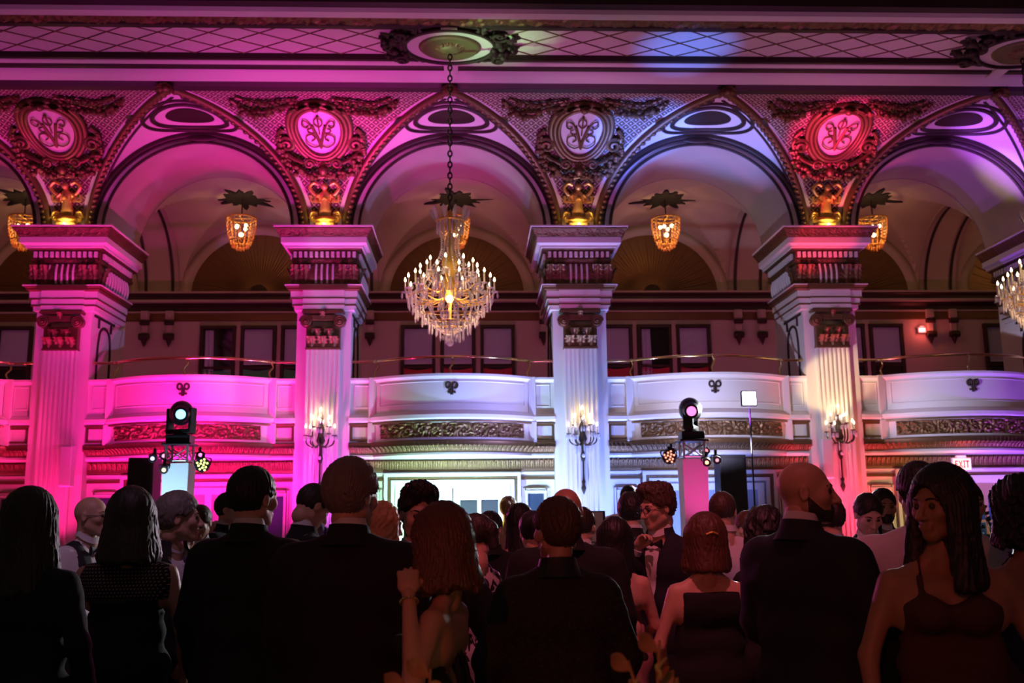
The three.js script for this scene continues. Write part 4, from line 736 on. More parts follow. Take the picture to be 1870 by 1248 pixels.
STAGE.forEach(([kind, from, to, col, cd, deg, pen, cm]) => {
  spot(from, to, col, cd, deg, pen, cm);
  if (kind === 'par') parCan(from, to, col, 'black wash light can on the floor shining up the arcade wall', 'floor wash lights along the arcade');
  if (kind === 'balcony') parCan(from, to, col, 'added small black wash light can on the balcony floor behind the parapet', 'added wash lights on the balcony floor');
  if (kind === 'ceiling') { const t = parCan(from, to, col, from[0] > 0 ? 'added black spot light with rose lens hung from the ceiling over the guests' : 'added black spot light with pale violet lens hung from the ceiling over the guests'); part(t, 'hanger', rod([0, .02, 0], [0, 9.3 - from[1], 0], .015), MAT.blackmetal); }
  if (kind === 'rear') parCan(from, to, col, 'black wash light with red lens on the stand behind the photographer');
});
// two white towers with a moving head on top and small lamps clamped round their tops
function tower(x, z, label) {
  const t = thing('light_tower', label, 'light tower', [x, 0, z]);
  part(t, 'stretch_cover', surf((u, v) => { const a = u * 4, k = Math.floor(a) % 4, f = a - Math.floor(a), w = .185 - .012 * Math.sin(v * Math.PI); const c = [[-1, 1], [1, 1], [1, -1], [-1, -1], [-1, 1]]; const p = c[k], q = c[(k + 1) % 4 === 0 && k === 3 ? 4 : k + 1]; return [w * (p[0] + (q[0] - p[0]) * f), .03 + 2.35 * v, w * (p[1] + (q[1] - p[1]) * f)]; }, 32, 12, (u, v) => [u, v], false), MAT.spandex);
  part(t, 'base_plate', rbox(.6, .04, .6, 0, .02, 0), MAT.blackmetal);
  const tr = []; for (const a of [-.15, .15]) for (const b of [-.15, .15]) tr.push(rod([a, 2.2, b], [a, 2.64, b], .018)); for (const s of [-.15, .15]) { tr.push(rod([-.15, 2.4, s], [.15, 2.6, s], .010), rod([s, 2.4, -.15], [s, 2.6, .15], .010), rod([-.15, 2.6, s], [.15, 2.4, s], .010), rod([-.15, 2.42, s], [.15, 2.42, s], .014), rod([s, 2.42, -.15], [s, 2.42, .15], .014)); }
  part(t, 'truss', tr, mat([.7, .7, .72], .3, .9));
  part(t, 'top_plate', rbox(.42, .03, .42, 0, 2.65, 0), MAT.blackmetal);
  return t;
}
{
  const t = thing('lighting_stand', 'black lighting stand with a red wash light behind the photographer', 'light stand', [-1.5, 0, 3.6]);
  part(t, 'pole', rod([0, .05, .3], [0, 3.3, .3], .03), MAT.blackmetal);
  for (let k = 0; k < 3; k++) { const a = k * 2.09; part(t, 'leg', rod([0, 1.1, 0], [.75 * Math.cos(a), .02, .75 * Math.sin(a)], .02), MAT.blackmetal); }
}
const TL = [-4.2, -14.5], TR = [3.19, -14.5];
tower(...TL, 'white stretch covered light tower with pale blue moving head on top');
tower(...TR, 'white stretch covered light tower lit magenta pink, near the black loudspeaker');
const HEADL = [TL[0], 3.108, TL[1]], HEADR = [TR[0], 3.108, TR[1]];
movingHead(HEADL, [-4.62, 3.45, -13.5], [.22, .62, 1], 'black moving head light with pale blue lens on the white tower', 2.4);
movingHead(HEADR, [4.1, 3.45, -14.1], [1, .12, .5], 'black moving head light with red pink lens on the magenta tower', 2);
function ledPar(pos, to, cols, label) {
  const t = thing('clamp_light', label, 'stage light', pos, 0, 'small lamps clamped to the towers');
  const h = new THREE.Group(); h.name = 'lamp_head'; t.add(h); h.lookAt(V(...to).sub(V(...pos)));
  part(h, 'housing', [cyl(.10, .11, .10, 0, 0, 0, 8).rotateX(Math.PI / 2)], MAT.blackmetal);
  const m = lensOf(cols, 3);
  for (let i = 0; i < 12; i++) { const a = i * 2.4, r = .085 * Math.sqrt((i + .4) / 12); part(h, 'led_lens', new THREE.SphereGeometry(.015, 8, 6).translate(r * Math.cos(a), r * Math.sin(a), .052), m); }
  part(t, 'clamp', [tube([[-.11, 0, 0], [-.11, .08, -.04], [.11, .08, -.04], [.11, 0, 0]], .010), rbox(.04, .09, .05, 0, .10, -.04)], MAT.blackmetal);
}
ledPar([TL[0] + .36, 2.36, TL[1] + .12], [-2.6, 1.4, -9], [.75, .85, .12], 'small round lamp of yellow leds clamped to the pale blue tower');
ledPar([TR[0] - .36, 2.42, TR[1] + .12], [2.0, 1.5, -9], [.65, .16, .06], 'small round lamp of dim red leds clamped to the magenta tower');
function miniSpot(pos, to, col, label) {
  const t = thing('pin_spot', label, 'stage light', pos, 0, 'small lamps clamped to the towers');
  const h = new THREE.Group(); h.name = 'lamp_head'; t.add(h); h.lookAt(V(...to).sub(V(...pos)));
  part(h, 'housing', lathe([[0, -.10], [.04, -.10], [.055, -.05], [.06, .09], [.05, .10], [0, .085]], 16).rotateX(Math.PI / 2), MAT.blackmetal); part(h, 'lens', new THREE.CircleGeometry(.048, 16).translate(0, 0, .093), lensOf(col, 3));
  part(t, 'clamp', [rbox(.04, .12, .04, 0, .08, -.03), tube([[-.07, 0, 0], [-.07, .05, -.02], [.07, .05, -.02], [.07, 0, 0]], .008)], MAT.blackmetal);
}
miniSpot([TL[0] - .33, 2.46, TL[1] + .1], [-7, 2.2, -10], [.7, .5, 1], 'small pin spot on the pale blue tower pointing to the crowd');
miniSpot([TL[0] - .12, 2.30, TL[1] + .30], [-4.4, .2, -13.4], [1, .7, .12], 'small amber pin spot hanging before the pale blue tower');
miniSpot([TR[0] + .14, 2.34, TR[1] + .30], [3.4, .2, -13.4], [1, .42, .14], 'small orange pin spot hanging before the magenta tower');
miniSpot([TR[0] + .34, 2.38, TR[1] + .05], [5, .4, -10], [.2, .1, .12], 'small dark pin spot on the magenta tower');
for (const [x, y, z, to, col, label] of [[TL[0] + .2, 2.50, TL[1] - .30, [-2.5, 7.8, -16.7], [1, .1, .5], 'small magenta pin spot on the wall side of the pale blue tower'], [TL[0] - .3, 2.50, TL[1] - .30, [-7.2, 6.2, -17.4], [1, .1, .4], 'small pink pin spot on the wall side of the pale blue tower'], [TR[0] - .24, 2.50, TR[1] - .30, [3.05, 7.75, -16.7], [.1, .3, 1], 'small blue pin spot at the wall side of the magenta tower'], [TR[0] + .26, 2.50, TR[1] - .30, [6.45, 8.15, -16.6], [1, .05, .1], 'small red pin spot at the wall side of the magenta tower']]) miniSpot([x, y, z], to, col, label);
// ---------------------------------------------------------------- work light on its pole
{
  const p = at(1368, 728, -15.0), t = thing('work_light', 'dazzling white square work light on a thin black pole', 'work light', [p.x, 0, p.z]);
  part(t, 'pole', [rod([0, .1, 0], [0, p.y - .15, 0], .014), rod([0, 1.2, 0], [0, 1.3, 0], .024)], MAT.blackmetal);
  for (let k = 0; k < 3; k++) { const a = k * 2.09 + .4; part(t, 'leg', rod([0, .55, 0], [.3 * Math.cos(a), .02, .3 * Math.sin(a)], .012), MAT.blackmetal); }
  part(t, 'housing', rbox(.24, .24, .06, 0, p.y, -.035, .02), MAT.blackmetal);
  part(t, 'lamp_face', rbox(.20, .20, .02, 0, p.y, .006, .008), glow([.92, 1, 1], 26));
  const l = new THREE.SpotLight(0xffffff, 130, 0, rad(60), 1, 2); l.color.setRGB(.9, .97, 1); l.position.set(p.x, p.y, p.z + .06); l.target.position.set(p.x - 4.4, p.y - 1.6, p.z + 9.5); l.castShadow = true; l.shadow.radius = 5; l.name = 'work_light_beam'; scene.add(l, l.target);
}
// ---------------------------------------------------------------- loudspeakers
function tallSpeaker(u0, u1, v, z, label) {
  const a = at(u0, v, z), b = at(u1, v, z), t = thing('column_loudspeaker', label, 'loudspeaker', [(a.x + b.x) / 2, 0, z], 0, 'tall black loudspeakers'), w = b.x - a.x;
  part(t, 'cabinet', rbox(w, a.y - .35, .42, 0, .35 + (a.y - .35) / 2, -.21, .015), MAT.dark);
  part(t, 'grille', rbox(w - .05, a.y - .45, .02, 0, .35 + (a.y - .35) / 2, .008, .008), mat([.02, .02, .02], .8, 0, { bumpMap: fine, bumpScale: .004 }));
  part(t, 'subwoofer_base', rbox(w + .06, .34, .5, 0, .17, -.21, .015), MAT.dark);
}
tallSpeaker(234, 281, 836, -15.5, 'tall black loudspeaker column beside the pale blue light tower');
tallSpeaker(1314, 1362, 831, -15.75, 'tall black loudspeaker column beside the magenta light tower and work light pole');
for (const [i, dx, y, label] of [[1, .31, 2.52, 'white box loudspeaker on the hot pink column shaft'], [4, -.30, 2.54, 'white box loudspeaker on the red lit column shaft']]) {
  const t = thing('wall_loudspeaker', label, 'loudspeaker', [COLX[i] + dx, y, ZP + .09], 0, 'white loudspeakers on the columns');
  part(t, 'cabinet', rbox(.20, .70, .20, 0, 0, .13, .02), MAT.white); part(t, 'grille', rbox(.17, .66, .012, 0, 0, .234, .006), mat([.66, .66, .66], .8, 0, { bumpMap: fine, bumpScale: .003 })); part(t, 'bracket', box(.06, .2, .06, 0, 0, .01), MAT.blackmetal);
}
// ---------------------------------------------------------------- exit signs
const { FontLoader } = await import('three/addons/loaders/FontLoader.js'); const { TextGeometry } = await import('three/addons/geometries/TextGeometry.js');
const font = await new FontLoader().loadAsync('fonts/droid/droid_sans_bold.typeface.json');
function exitSign(p, w, label, face, red) {
  const t = thing('exit_sign', label, 'exit sign', [p.x, p.y, p.z]), h = w * .66;
  part(t, 'housing', rbox(w, h, .06, 0, 0, -.03, .01), MAT.white);
  part(t, 'sign_face', box(w * .9, h * .86, .006, 0, 0, .002), face);
  const g = new TextGeometry('EXIT', { font, size: h * .56, depth: .006, curveSegments: 4 }); g.computeBoundingBox(); const b = g.boundingBox; g.translate(-(b.max.x + b.min.x) / 2, -(b.max.y + b.min.y) / 2, 0); g.scale(w * .74 / (b.max.x - b.min.x), 1, 1).translate(0, 0, .005);
  part(t, 'sign_letters', g, red);
  part(t, 'mount', box(w * .5, .04, .05, 0, h / 2 + .02, -.03), MAT.white);
  const l = new THREE.PointLight(0xffffff, .5); l.color.setRGB(1, .12, .10); l.position.set(0, 0, .12); l.castShadow = true; l.shadow.radius = 4; t.add(l);
}
{ const p = at(1757, 848, -17.35); exitSign(p, .34, 'white exit sign with glowing letters hung under the violet balcony above the door', glow([1, .62, .55], .95), glow([.8, .02, .02], .35, [.3, .02, .02])); }
{ const p = at(1684, 603, ZW + .08); exitSign(p, .20, 'small red glowing exit sign on the upper balcony wall beside paired brackets', glow([.9, .03, .06], .9), glow([1, .6, .6], 1.3)); }
// ---------------------------------------------------------------- people: distance fields meshed with surface nets
function nets(sdf, lo, hi, c) {
  const nx = Math.ceil((hi[0] - lo[0]) / c) + 2, ny = Math.ceil((hi[1] - lo[1]) / c) + 2, nz = Math.ceil((hi[2] - lo[2]) / c) + 2, f = new Float32Array(nx * ny * nz), K = 4;
  const id = (i, j, k) => (k * ny + j) * nx + i;
  for (let k0 = 0; k0 < nz; k0 += K) for (let j0 = 0; j0 < ny; j0 += K) for (let i0 = 0; i0 < nx; i0 += K) {
    const m = (K - 1) / 2, d = sdf(lo[0] + (i0 + m) * c, lo[1] + (j0 + m) * c, lo[2] + (k0 + m) * c), far = Math.abs(d) > c * 5.5;
    for (let k = k0; k < Math.min(nz, k0 + K); k++) for (let j = j0; j < Math.min(ny, j0 + K); j++) for (let i = i0; i < Math.min(nx, i0 + K); i++) {
      const edge = i === 0 || j === 0 || k === 0 || i === nx - 1 || j === ny - 1 || k === nz - 1;
      f[id(i, j, k)] = edge ? Math.max(1e-4, far ? d : sdf(lo[0] + i * c, lo[1] + j * c, lo[2] + k * c)) : far ? d : sdf(lo[0] + i * c, lo[1] + j * c, lo[2] + k * c);
    }
  }
  const vid = new Int32Array(nx * ny * nz).fill(-1), pos = [], idx = [];
  const E = [[0, 1], [2, 3], [4, 5], [6, 7], [0, 2], [1, 3], [4, 6], [5, 7], [0, 4], [1, 5], [2, 6], [3, 7]];
  for (let k = 0; k < nz - 1; k++) for (let j = 0; j < ny - 1; j++) for (let i = 0; i < nx - 1; i++) {
    const v = []; let n = 0; for (let q = 0; q < 8; q++) { const t = f[id(i + (q & 1), j + ((q >> 1) & 1), k + (q >> 2))]; v.push(t); if (t < 0) n++; }
    if (n === 0 || n === 8) continue;
    let x = 0, y = 0, z = 0, m = 0;
    for (const [a, b] of E) if ((v[a] < 0) !== (v[b] < 0)) { const t = v[a] / (v[a] - v[b]); x += (a & 1) + ((b & 1) - (a & 1)) * t; y += ((a >> 1) & 1) + (((b >> 1) & 1) - ((a >> 1) & 1)) * t; z += (a >> 2) + ((b >> 2) - (a >> 2)) * t; m++; }
    vid[id(i, j, k)] = pos.length / 3; pos.push(lo[0] + (i + x / m) * c, lo[1] + (j + y / m) * c, lo[2] + (k + z / m) * c);
  }
  const quad = (a, b, d, e, flip) => { if (a < 0 || b < 0 || d < 0 || e < 0) return; flip ? idx.push(a, e, d, a, d, b) : idx.push(a, b, d, a, d, e); };
  for (let k = 1; k < nz - 1; k++) for (let j = 1; j < ny - 1; j++) for (let i = 1; i < nx - 1; i++) {
    const s = f[id(i, j, k)] < 0;
    if (s !== f[id(i + 1, j, k)] < 0) quad(vid[id(i, j - 1, k - 1)], vid[id(i, j, k - 1)], vid[id(i, j, k)], vid[id(i, j - 1, k)], !s);
    if (s !== f[id(i, j + 1, k)] < 0) quad(vid[id(i - 1, j, k - 1)], vid[id(i - 1, j, k)], vid[id(i, j, k)], vid[id(i, j, k - 1)], !s);
    if (s !== f[id(i, j, k + 1)] < 0) quad(vid[id(i - 1, j - 1, k)], vid[id(i, j - 1, k)], vid[id(i, j, k)], vid[id(i - 1, j, k)], !s);
  }
  const g = new THREE.BufferGeometry(); g.setAttribute('position', new THREE.Float32BufferAttribute(pos, 3)); g.setIndex(idx); g.computeVertexNormals();
  const uv = new Float32Array(pos.length / 3 * 2); for (let i = 0; i < pos.length / 3; i++) { uv[i * 2] = (pos[i * 3] + pos[i * 3 + 2]) * 2; uv[i * 2 + 1] = pos[i * 3 + 1] * 2; } g.setAttribute('uv', new THREE.BufferAttribute(uv, 2));
  return g;
}
const smin = (a, b, k) => { const h = Math.max(k - Math.abs(a - b), 0) / k; return Math.min(a, b) - h * h * k * .25; };
const smax = (a, b, k) => -smin(-a, -b, k);
// tapered capsule; zs below 1 flattens it front to back
const cap = (A, B, ra, rb = ra, zs = 1) => { const [ax, ay, az] = A, bx = B[0] - ax, by = B[1] - ay, bz = (B[2] - az) / zs, l = bx * bx + by * by + bz * bz || 1e-9; return (x, y, z) => { const px = x - ax, py = y - ay, pz = (z - az) / zs; let t = (px * bx + py * by + pz * bz) / l; t = t < 0 ? 0 : t > 1 ? 1 : t; const dx = px - bx * t, dy = py - by * t, dz = pz - bz * t; return (Math.sqrt(dx * dx + dy * dy + dz * dz) - (ra + (rb - ra) * t)) * (zs < 1 ? .5 + .5 * zs : 1); }; };
const ell = (C, R) => (x, y, z) => { const a = (x - C[0]) / R[0], b = (y - C[1]) / R[1], d = (z - C[2]) / R[2], k0 = Math.sqrt(a * a + b * b + d * d), e = a / R[0], g = b / R[1], h = d / R[2], k1 = Math.sqrt(e * e + g * g + h * h) || 1e-6; return k0 < 1e-6 ? -Math.min(...R) : k0 * (k0 - 1) / k1; };
const blend = (list, k) => (x, y, z) => { let d = 1e9; for (const f of list) d = smin(d, f(x, y, z), k); return d; };
const vary = (x, y, z) => noise2(x * 9 + z * 5, y * 7 + z * 3) - .5;
const lerp3 = (a, b, t) => [a[0] + (b[0] - a[0]) * t, a[1] + (b[1] - a[1]) * t, a[2] + (b[2] - a[2]) * t];
// head, centred between chin and crown, face to +z
function headField(o) {
  const w = o.f ? .95 : 1, j = o.f ? .8 : 1;
  const base = blend([ell([0, .030, -.016], [.077 * w, .090, .098]), ell([0, -.028, .022], [.061 * w, .086, .072]), cap([-.050 * w, -.058, .0], [-.010, -.096, .062], .020 * j), cap([.050 * w, -.058, .0], [.010, -.096, .062], .020 * j), ell([0, -.094, .066], [.022, .019, .020]), cap([-.036, .020, .078], [.036, .020, .078], .013 * j), ell([-.044 * w, -.020, .064], [.022, .022, .022]), ell([.044 * w, -.020, .064], [.022, .022, .022]), cap([0, -.050, -.034], [0, -.085, -.038], .054 * (o.f ? .84 : 1))], .024);
  const fine_ = blend([cap([0, .008, .092], [0, -.034, .116], .008, .0125), ell([-.012, -.038, .100], [.009, .008, .011]), ell([.012, -.038, .100], [.009, .008, .011]), cap([-.020, -.064, .088], [.020, -.064, .088], .0075), cap([-.016, -.074, .087], [.016, -.074, .087], .0078)], .006);
  const sockL = ell([-.032, .002, .102], [.019, .013, .018]), sockR = ell([.032, .002, .102], [.019, .013, .018]);
  const ears = [-1, 1].map((s) => { const a = ell([s * .080 * w, -.004, -.010], [.010, .031, .019]), b = ell([s * .089 * w, -.002, -.006], [.007, .020, .011]); return (x, y, z) => smax(a(x, y, z), -b(x, y, z), .006); });
  return (x, y, z) => { let d = base(x, y, z); d = smax(d, -Math.min(sockL(x, y, z), sockR(x, y, z)), .016); d = smin(d, fine_(x, y, z), .010); d = smin(d, ears[0](x, y, z), .008); return smin(d, ears[1](x, y, z), .008); };
}
function hairField(h) {
  const t = h.thick ?? .008, skull = ell([0, .034, -.018], [.080 + t, .092 + t * 1.5, .102 + t]), faceCut = ell([0, -.065, .122], [.078, .150 + (h.hairline ?? 0), .098]), earCut = [-1, 1].map((s) => ell([s * .088, -.025, .006], [.032, .045, .034]));
  const parts = []; const L = h.len ?? 0;
  if (h.style === 'long' || h.style === 'bob') {
    parts.push(cap([0, .03, -.04], [0, -L, -.062], .088 + t, h.endr ?? .08, .78), cap([-.070, .03, -.005], [-.088, -L * .92, -.012], .040, h.sider ?? .042), cap([.070, .03, -.005], [.088, -L * .92, -.012], .040, h.sider ?? .042));
    if (h.front) parts.push(cap([-.072, .02, .03], [-.105, -L, .055], .028, .036), cap([.072, .02, .03], [.105, -L, .055], .028, .036));
  }
  if (h.style === 'pony') parts.push(cap([0, .02, -.11], [0.01, -.16, -.13], .040, .026), ell([0, .03, -.115], [.04, .04, .035]));
  if (h.style === 'bun') parts.push(ell([0, .045, -.125], [.055, .052, .048]));
  if (h.quiff) parts.push(ell([-.01, .118, .048], [.068, .034 + h.quiff, .05]), ell([0, .11, -.02], [.08, .035, .09]));
  const fr = h.freq ?? 46, am = h.amp ?? .0022, cu = h.curl ?? 0, jig = h.seed ?? 0;
  return (x, y, z) => {
    let d = skull(x, y, z); for (const p of parts) d = smin(d, p(x, y, z), .03);
    const nape = h.style === 'long' || h.style === 'bob' ? -L - .02 + (h.ragged ?? .02) * (noise2(x * 40 + jig, z * 40) - .5) : -.092 + Math.max(0, z + .03) * .55;
    d = smax(d, nape - y, .012); d = smax(d, -faceCut(x, y, z), .010);
    if (h.style !== 'long' && h.style !== 'bob') { d = smax(d, -Math.min(earCut[0](x, y, z), earCut[1](x, y, z)), .008); d = smax(d, (z - .012) * .95 - (y + .012), .016); }
    const th = Math.atan2(x, -z - .0), n = noise2(th * 5 + jig, y * 14) * 2.2; d += am * (Math.sin(th * fr * (1 - Math.min(.5, Math.abs(y) * .5)) + n * 5 + y * 12) + .6 * Math.sin(th * fr * 2.3 + n * 9 + y * 20));
    if (cu) d += cu * (noise2(x * 60 + y * 45 + jig, z * 60 - y * 38) - .5) * 2;
    return d;
  };
}
function handField(side, curl) {
  const bones = [cap([0, -.01, 0], [0, .03, 0], .024, .028, .7), cap([-.020, .03, 0], [-.026, .078, .002], .019, .013, .75), cap([.020, .03, 0], [.026, .078, .002], .019, .013, .75), cap([0, .03, 0], [0, .082, .002], .020, .013, .75)], fs = [];
  [[-.031, .068], [-.0105, .078], [.0105, .073], [.031, .057]].forEach(([x, l], i) => { let p = [x, .080 - Math.abs(x) * .18, .002], a = 0; const q = []; for (let s = 0; s < 3; s++) { a += curl * (s ? 1.05 : .75) + i * .04; const len = l * [.44, .31, .25][s], n = [p[0] + x * .06, p[1] + Math.cos(a) * len, p[2] + Math.sin(a) * len]; q.push(cap(p, n, .0088 - s * .0007, .0082 - s * .0008)); p = n; } fs.push(blend(q, .003)); });
  const s = side; fs.push(blend([cap([s * .020, .018, .006], [s * .046, .050, .018], .013, .0105), cap([s * .046, .050, .018], [s * .052 - s * curl * .012, .082, .024 + curl * .01], .010, .008)], .004));
  const palm = blend(bones, .016); return (x, y, z) => { let d = palm(x, y, z); for (const f of fs) d = smin(d, f(x, y, z), .0045); return d; };
}
const POSES = { down: [[.255, 1.13, -.03], [.265, .885, .07]], front: [[.28, 1.13, .03], [.09, 1.02, .27]], face: [[.23, 1.16, .20], [.07, 1.40, .23]], hip: [[.35, 1.15, -.06], [.2, .97, .05]], hug: [[.27, 1.24, .2], [.05, 1.22, .42]], forward: [[.27, 1.15, .10], [.20, 1.12, .37]], back: [[.27, 1.14, -.1], [.1, .98, -.17]], out: [[.44, 1.27, .05], [.66, 1.20, .22]] };
const skinM = {}, clothM = {};
const skinOf = (c) => (skinM[c] ??= phys(c, .5, { bumpMap: fine, bumpScale: .0004, sheen: .15 }));
const weave = noiseTex(128, 32, 0, 1, 14, 14);
const clothOf = (c, r = .85) => (clothM[c.join() + r] ??= mat(c, r, 0, { bumpMap: weave, bumpScale: .0012 }));
const hairM = {}; const hairOf = (c) => (hairM[c.join()] ??= mat(c, .55, 0, { bumpMap: fine, bumpScale: .001 }));
const SK = { fair: [.60, .36, .26], mid: [.45, .25, .17], tan: [.33, .17, .10], dark: [.20, .10, .06] };
const HC = { black: [.010, .008, .008], dark: [.022, .014, .010], brown: [.06, .032, .018], auburn: [.09, .035, .018], grey: [.16, .14, .13], silver: [.34, .31, .29], blond: [.42, .27, .12], red: [.12, .03, .015] };
function person(s) {
  const top = at(s.u, s.v, -s.d), H = s.h ?? top.y, k = H / 1.75, near = s.d < 4.6, cB = near ? .016 : .022, cH = s.d < 4.1 ? .0044 : near ? .0052 : .0068, f = !!s.f;
  const t = thing('person', s.label, 'person', [top.x, 0, top.z], rad(s.turn ?? 180));
  const bulk = s.bulk ?? 1, sw = (f ? .158 : .188) * (s.sw ?? 1), lean = s.lean ?? 0, leanX = s.leanX ?? 0;
  // joints for a 1.75 m figure; the trunk may lean forward or sideways about the hips
  const bendT = (p) => { const q = p[1] - .95; if (q <= 0) return p; return [p[0] + q * Math.sin(leanX), p[1] - q * (2 - Math.cos(lean) - Math.cos(leanX)), p[2] + q * Math.sin(lean)]; };
  const J = (x, y, z) => bendT([x, y, z]);
  const neck = J(0, 1.475, -.035), chest = 1.29, arm = [1, -1].map((sd) => { const p = (sd > 0 ? s.armL : s.armR) ?? 'down', q = typeof p === 'string' ? POSES[p] : p; return { sd, sh: J(sd * sw, 1.37, -.025), el: J(sd * q[0][0], q[0][1], q[0][2]), wr: J(sd * q[1][0], q[1][1], q[1][2]), curl: (sd > 0 ? s.curlL : s.curlR) ?? .42, dir: sd > 0 ? s.handL : s.handR }; });
  const hd = s.head ?? {}, headC = J(hd.dx ?? 0, 1.63 + (hd.dy ?? 0), (hd.fz ?? .0));
  const headM = new THREE.Matrix4().compose(V(...headC), new THREE.Quaternion().setFromEuler(new THREE.Euler(rad(hd.pitch ?? 0), rad(hd.yaw ?? 0), rad(hd.roll ?? 0), 'YXZ')), V(1, 1, 1));
  const fit = (g) => g.applyMatrix4(headM);
  const torso = (r, q = 1) => [cap(J(-sw + .03, 1.352, -.025), J(sw - .03, 1.352, -.025), .056 + r, .056 + r, .95), cap(J(-.095 * bulk * q, chest, -.01), J(.095 * bulk * q, chest, -.01), (f ? .103 : .122) * bulk + r, undefined, .80), cap(J(-.07 * bulk * q, 1.10, -.005), J(.07 * bulk * q, 1.10, -.005), (f ? .088 : .118) * bulk + r, undefined, .82), cap([-.085 * q, .93, -.005], [.085 * q, .93, -.005], (f ? .118 : .120) * (.5 + .5 * bulk) + r, undefined, .85), cap(J(.03, 1.455, -.035), J(sw * .80, 1.378, -.028), .044 + r * .6, .042 + r), cap(J(-.03, 1.455, -.035), J(-sw * .80, 1.378, -.028), .044 + r * .6, .042 + r), ...(f ? [ell(J(-.072, 1.275, .085), [.062 + r, .06 + r, .055 + r]), ell(J(.072, 1.275, .085), [.062 + r, .06 + r, .055 + r])] : [])];
  const armF = (a, r, to = 1) => blend([cap(a.sh, a.el, (f ? .043 : .052) + r, (f ? .034 : .042) + r), cap(a.el, lerp3(a.el, a.wr, to), (f ? .035 : .043) + r, (f ? .024 : .030) + r * 1.2)], .02);
  const leg = (sd, r) => blend([cap([sd * .088, .92, 0], [sd * .10, .50, .015], .088 + r, .056 + r), cap([sd * .10, .50, .015], [sd * .105, .08, -.02], .055 + r, .036 + r)], .03);
  // ---- body: one continuous skin with head, hands and feet
  const hf = headField({ f }), inv = headM.clone().invert(), e = inv.elements;
  const coarseHead = (x, y, z) => { const X = e[0] * x + e[4] * y + e[8] * z + e[12], Y = e[1] * x + e[5] * y + e[9] * z + e[13], Z = e[2] * x + e[6] * y + e[10] * z + e[14]; return Math.max(Math.sqrt(X * X + (Y + .05) ** 2 + (Z + .03) ** 2) - .05, 0) + 0 * hf(X, Y, Z); };
  const trunk = blend([...torso(-.012), cap(neck, [headC[0], headC[1] - .10, headC[2] - .035], .058 * (f ? .85 : 1), .052 * (f ? .85 : 1))], .035), limbs = [armF(arm[0], 0), armF(arm[1], 0), leg(1, -.012), leg(-1, -.012), cap([.105, .05, -.02], [.115, .03, .14], .038, .03), cap([-.105, .05, -.02], [-.115, .03, .14], .038, .03)];
  const bodyF = (x, y, z) => { let d = trunk(x, y, z); for (const q of limbs) d = smin(d, q(x, y, z), .025); return d; };
  const pts = [...arm.flatMap((a) => [a.sh, a.el, a.wr]), [0, 0, .2], [0, 0, -.12], headC], lo = [0, 1, 2].map((i) => Math.min(...pts.map((p) => p[i])) - .24), hi = [0, 1, 2].map((i) => Math.max(...pts.map((p) => p[i])) + .24); lo[1] = -.02; hi[1] = headC[1] - .04;
  const skin = skinOf(SK[s.skin ?? 'fair']);
  const bare = s.outfit.type === 'dress';
  const gs = [nets(bodyF, lo, hi, bare && near ? .013 : bare ? .018 : .03), fit(nets((x, y, z) => hf(x, y, z), [-.13, -.16, -.15], [.13, .15, .15], cH))];
  { const hb = V(0, -.05, -.034).applyMatrix4(headM), nf = blend([cap(J(0, 1.42, -.032), neck, .056 * (f ? .84 : 1), .058 * (f ? .86 : 1)), cap(neck, [hb.x, hb.y, hb.z], .060 * (f ? .86 : 1), .053 * (f ? .86 : 1))], .03); gs.push(nets(nf, [Math.min(neck[0], hb.x) - .12, 1.34 + (neck[1] - 1.475), Math.min(neck[2], hb.z) - .12], [Math.max(neck[0], hb.x) + .12, hb.y + .08, Math.max(neck[2], hb.z) + .12], near ? .009 : .012)); }
  for (const a of arm) {
    const d = a.dir ? V(...a.dir).normalize() : V(...a.wr).sub(V(...a.el)).normalize(), inw = V(-a.sd, 0, .25), z = inw.clone().addScaledVector(d, -inw.dot(d)).normalize(), x = d.clone().cross(z);
    gs.push(nets(handField(-a.sd * 1 || 1, a.curl), [-.075, -.03, -.04], [.075, .19, .12], near ? .005 : .0065).applyMatrix4(new THREE.Matrix4().makeBasis(x, d, z).setPosition(...a.wr)));
  }
  const body = part(t, 'body', merged(gs.map((g) => g)), skin);
  // ---- face details
  const eyeW = mat([.6, .58, .55], .2);
  if ((s.face ?? true)) {
    for (const q of [-1, 1]) { part(t, 'eye', fit(new THREE.SphereGeometry(.0118, 10, 8).translate(q * .031, .003, .0815)), person.eye ??= mat([.05, .04, .04], .2)); part(t, 'eyebrow', fit(tube([[q * .016, .024, .094], [q * .034, .029, .090], [q * .052, .021, .074]], .0038, false, 8, 5)), hairOf(HC[s.brow ?? s.hair?.color ?? 'dark'])); }
  }
  if (s.hair) part(t, 'hair', fit(nets(hairField(s.hair), [-.17, -(s.hair.len ?? .1) - .07, -.20], [.17, .20, .17], cH)), hairOf(HC[s.hair.color]));
  if (s.beard) part(t, 'beard', fit(nets((x, y, z) => smax(smax(hf(x, y, z) - .0025 + .001 * Math.sin(x * 700) * Math.sin(y * 600), y + (z > .084 && Math.abs(x) < .03 ? .046 : .066) - Math.max(0, .06 - z) * .95, .008), smax(-.118 - y, .0 - z, .01), .01), [-.09, -.13, -.02], [.09, .02, .12], cH)), hairOf(HC[s.beard]));
  if (s.glasses) { const gl = []; for (const q of [-1, 1]) { gl.push(new THREE.TorusGeometry(.021, .0022, 6, 20).scale(1.1, .8, 1).translate(q * .033, .002, .108), rod([q * .056, .004, .106], [q * .083, .004, -.005], .002)); } gl.push(rod([-.011, .006, .109], [.011, .006, .109], .0022)); part(t, 'glasses', fit(merged(gl)), MAT.blackmetal); part(t, 'lenses', fit(merged([-1, 1].map((q) => new THREE.CircleGeometry(.019, 16).scale(1.1, .8, 1).translate(q * .033, .002, .108)))), MAT.pane); }
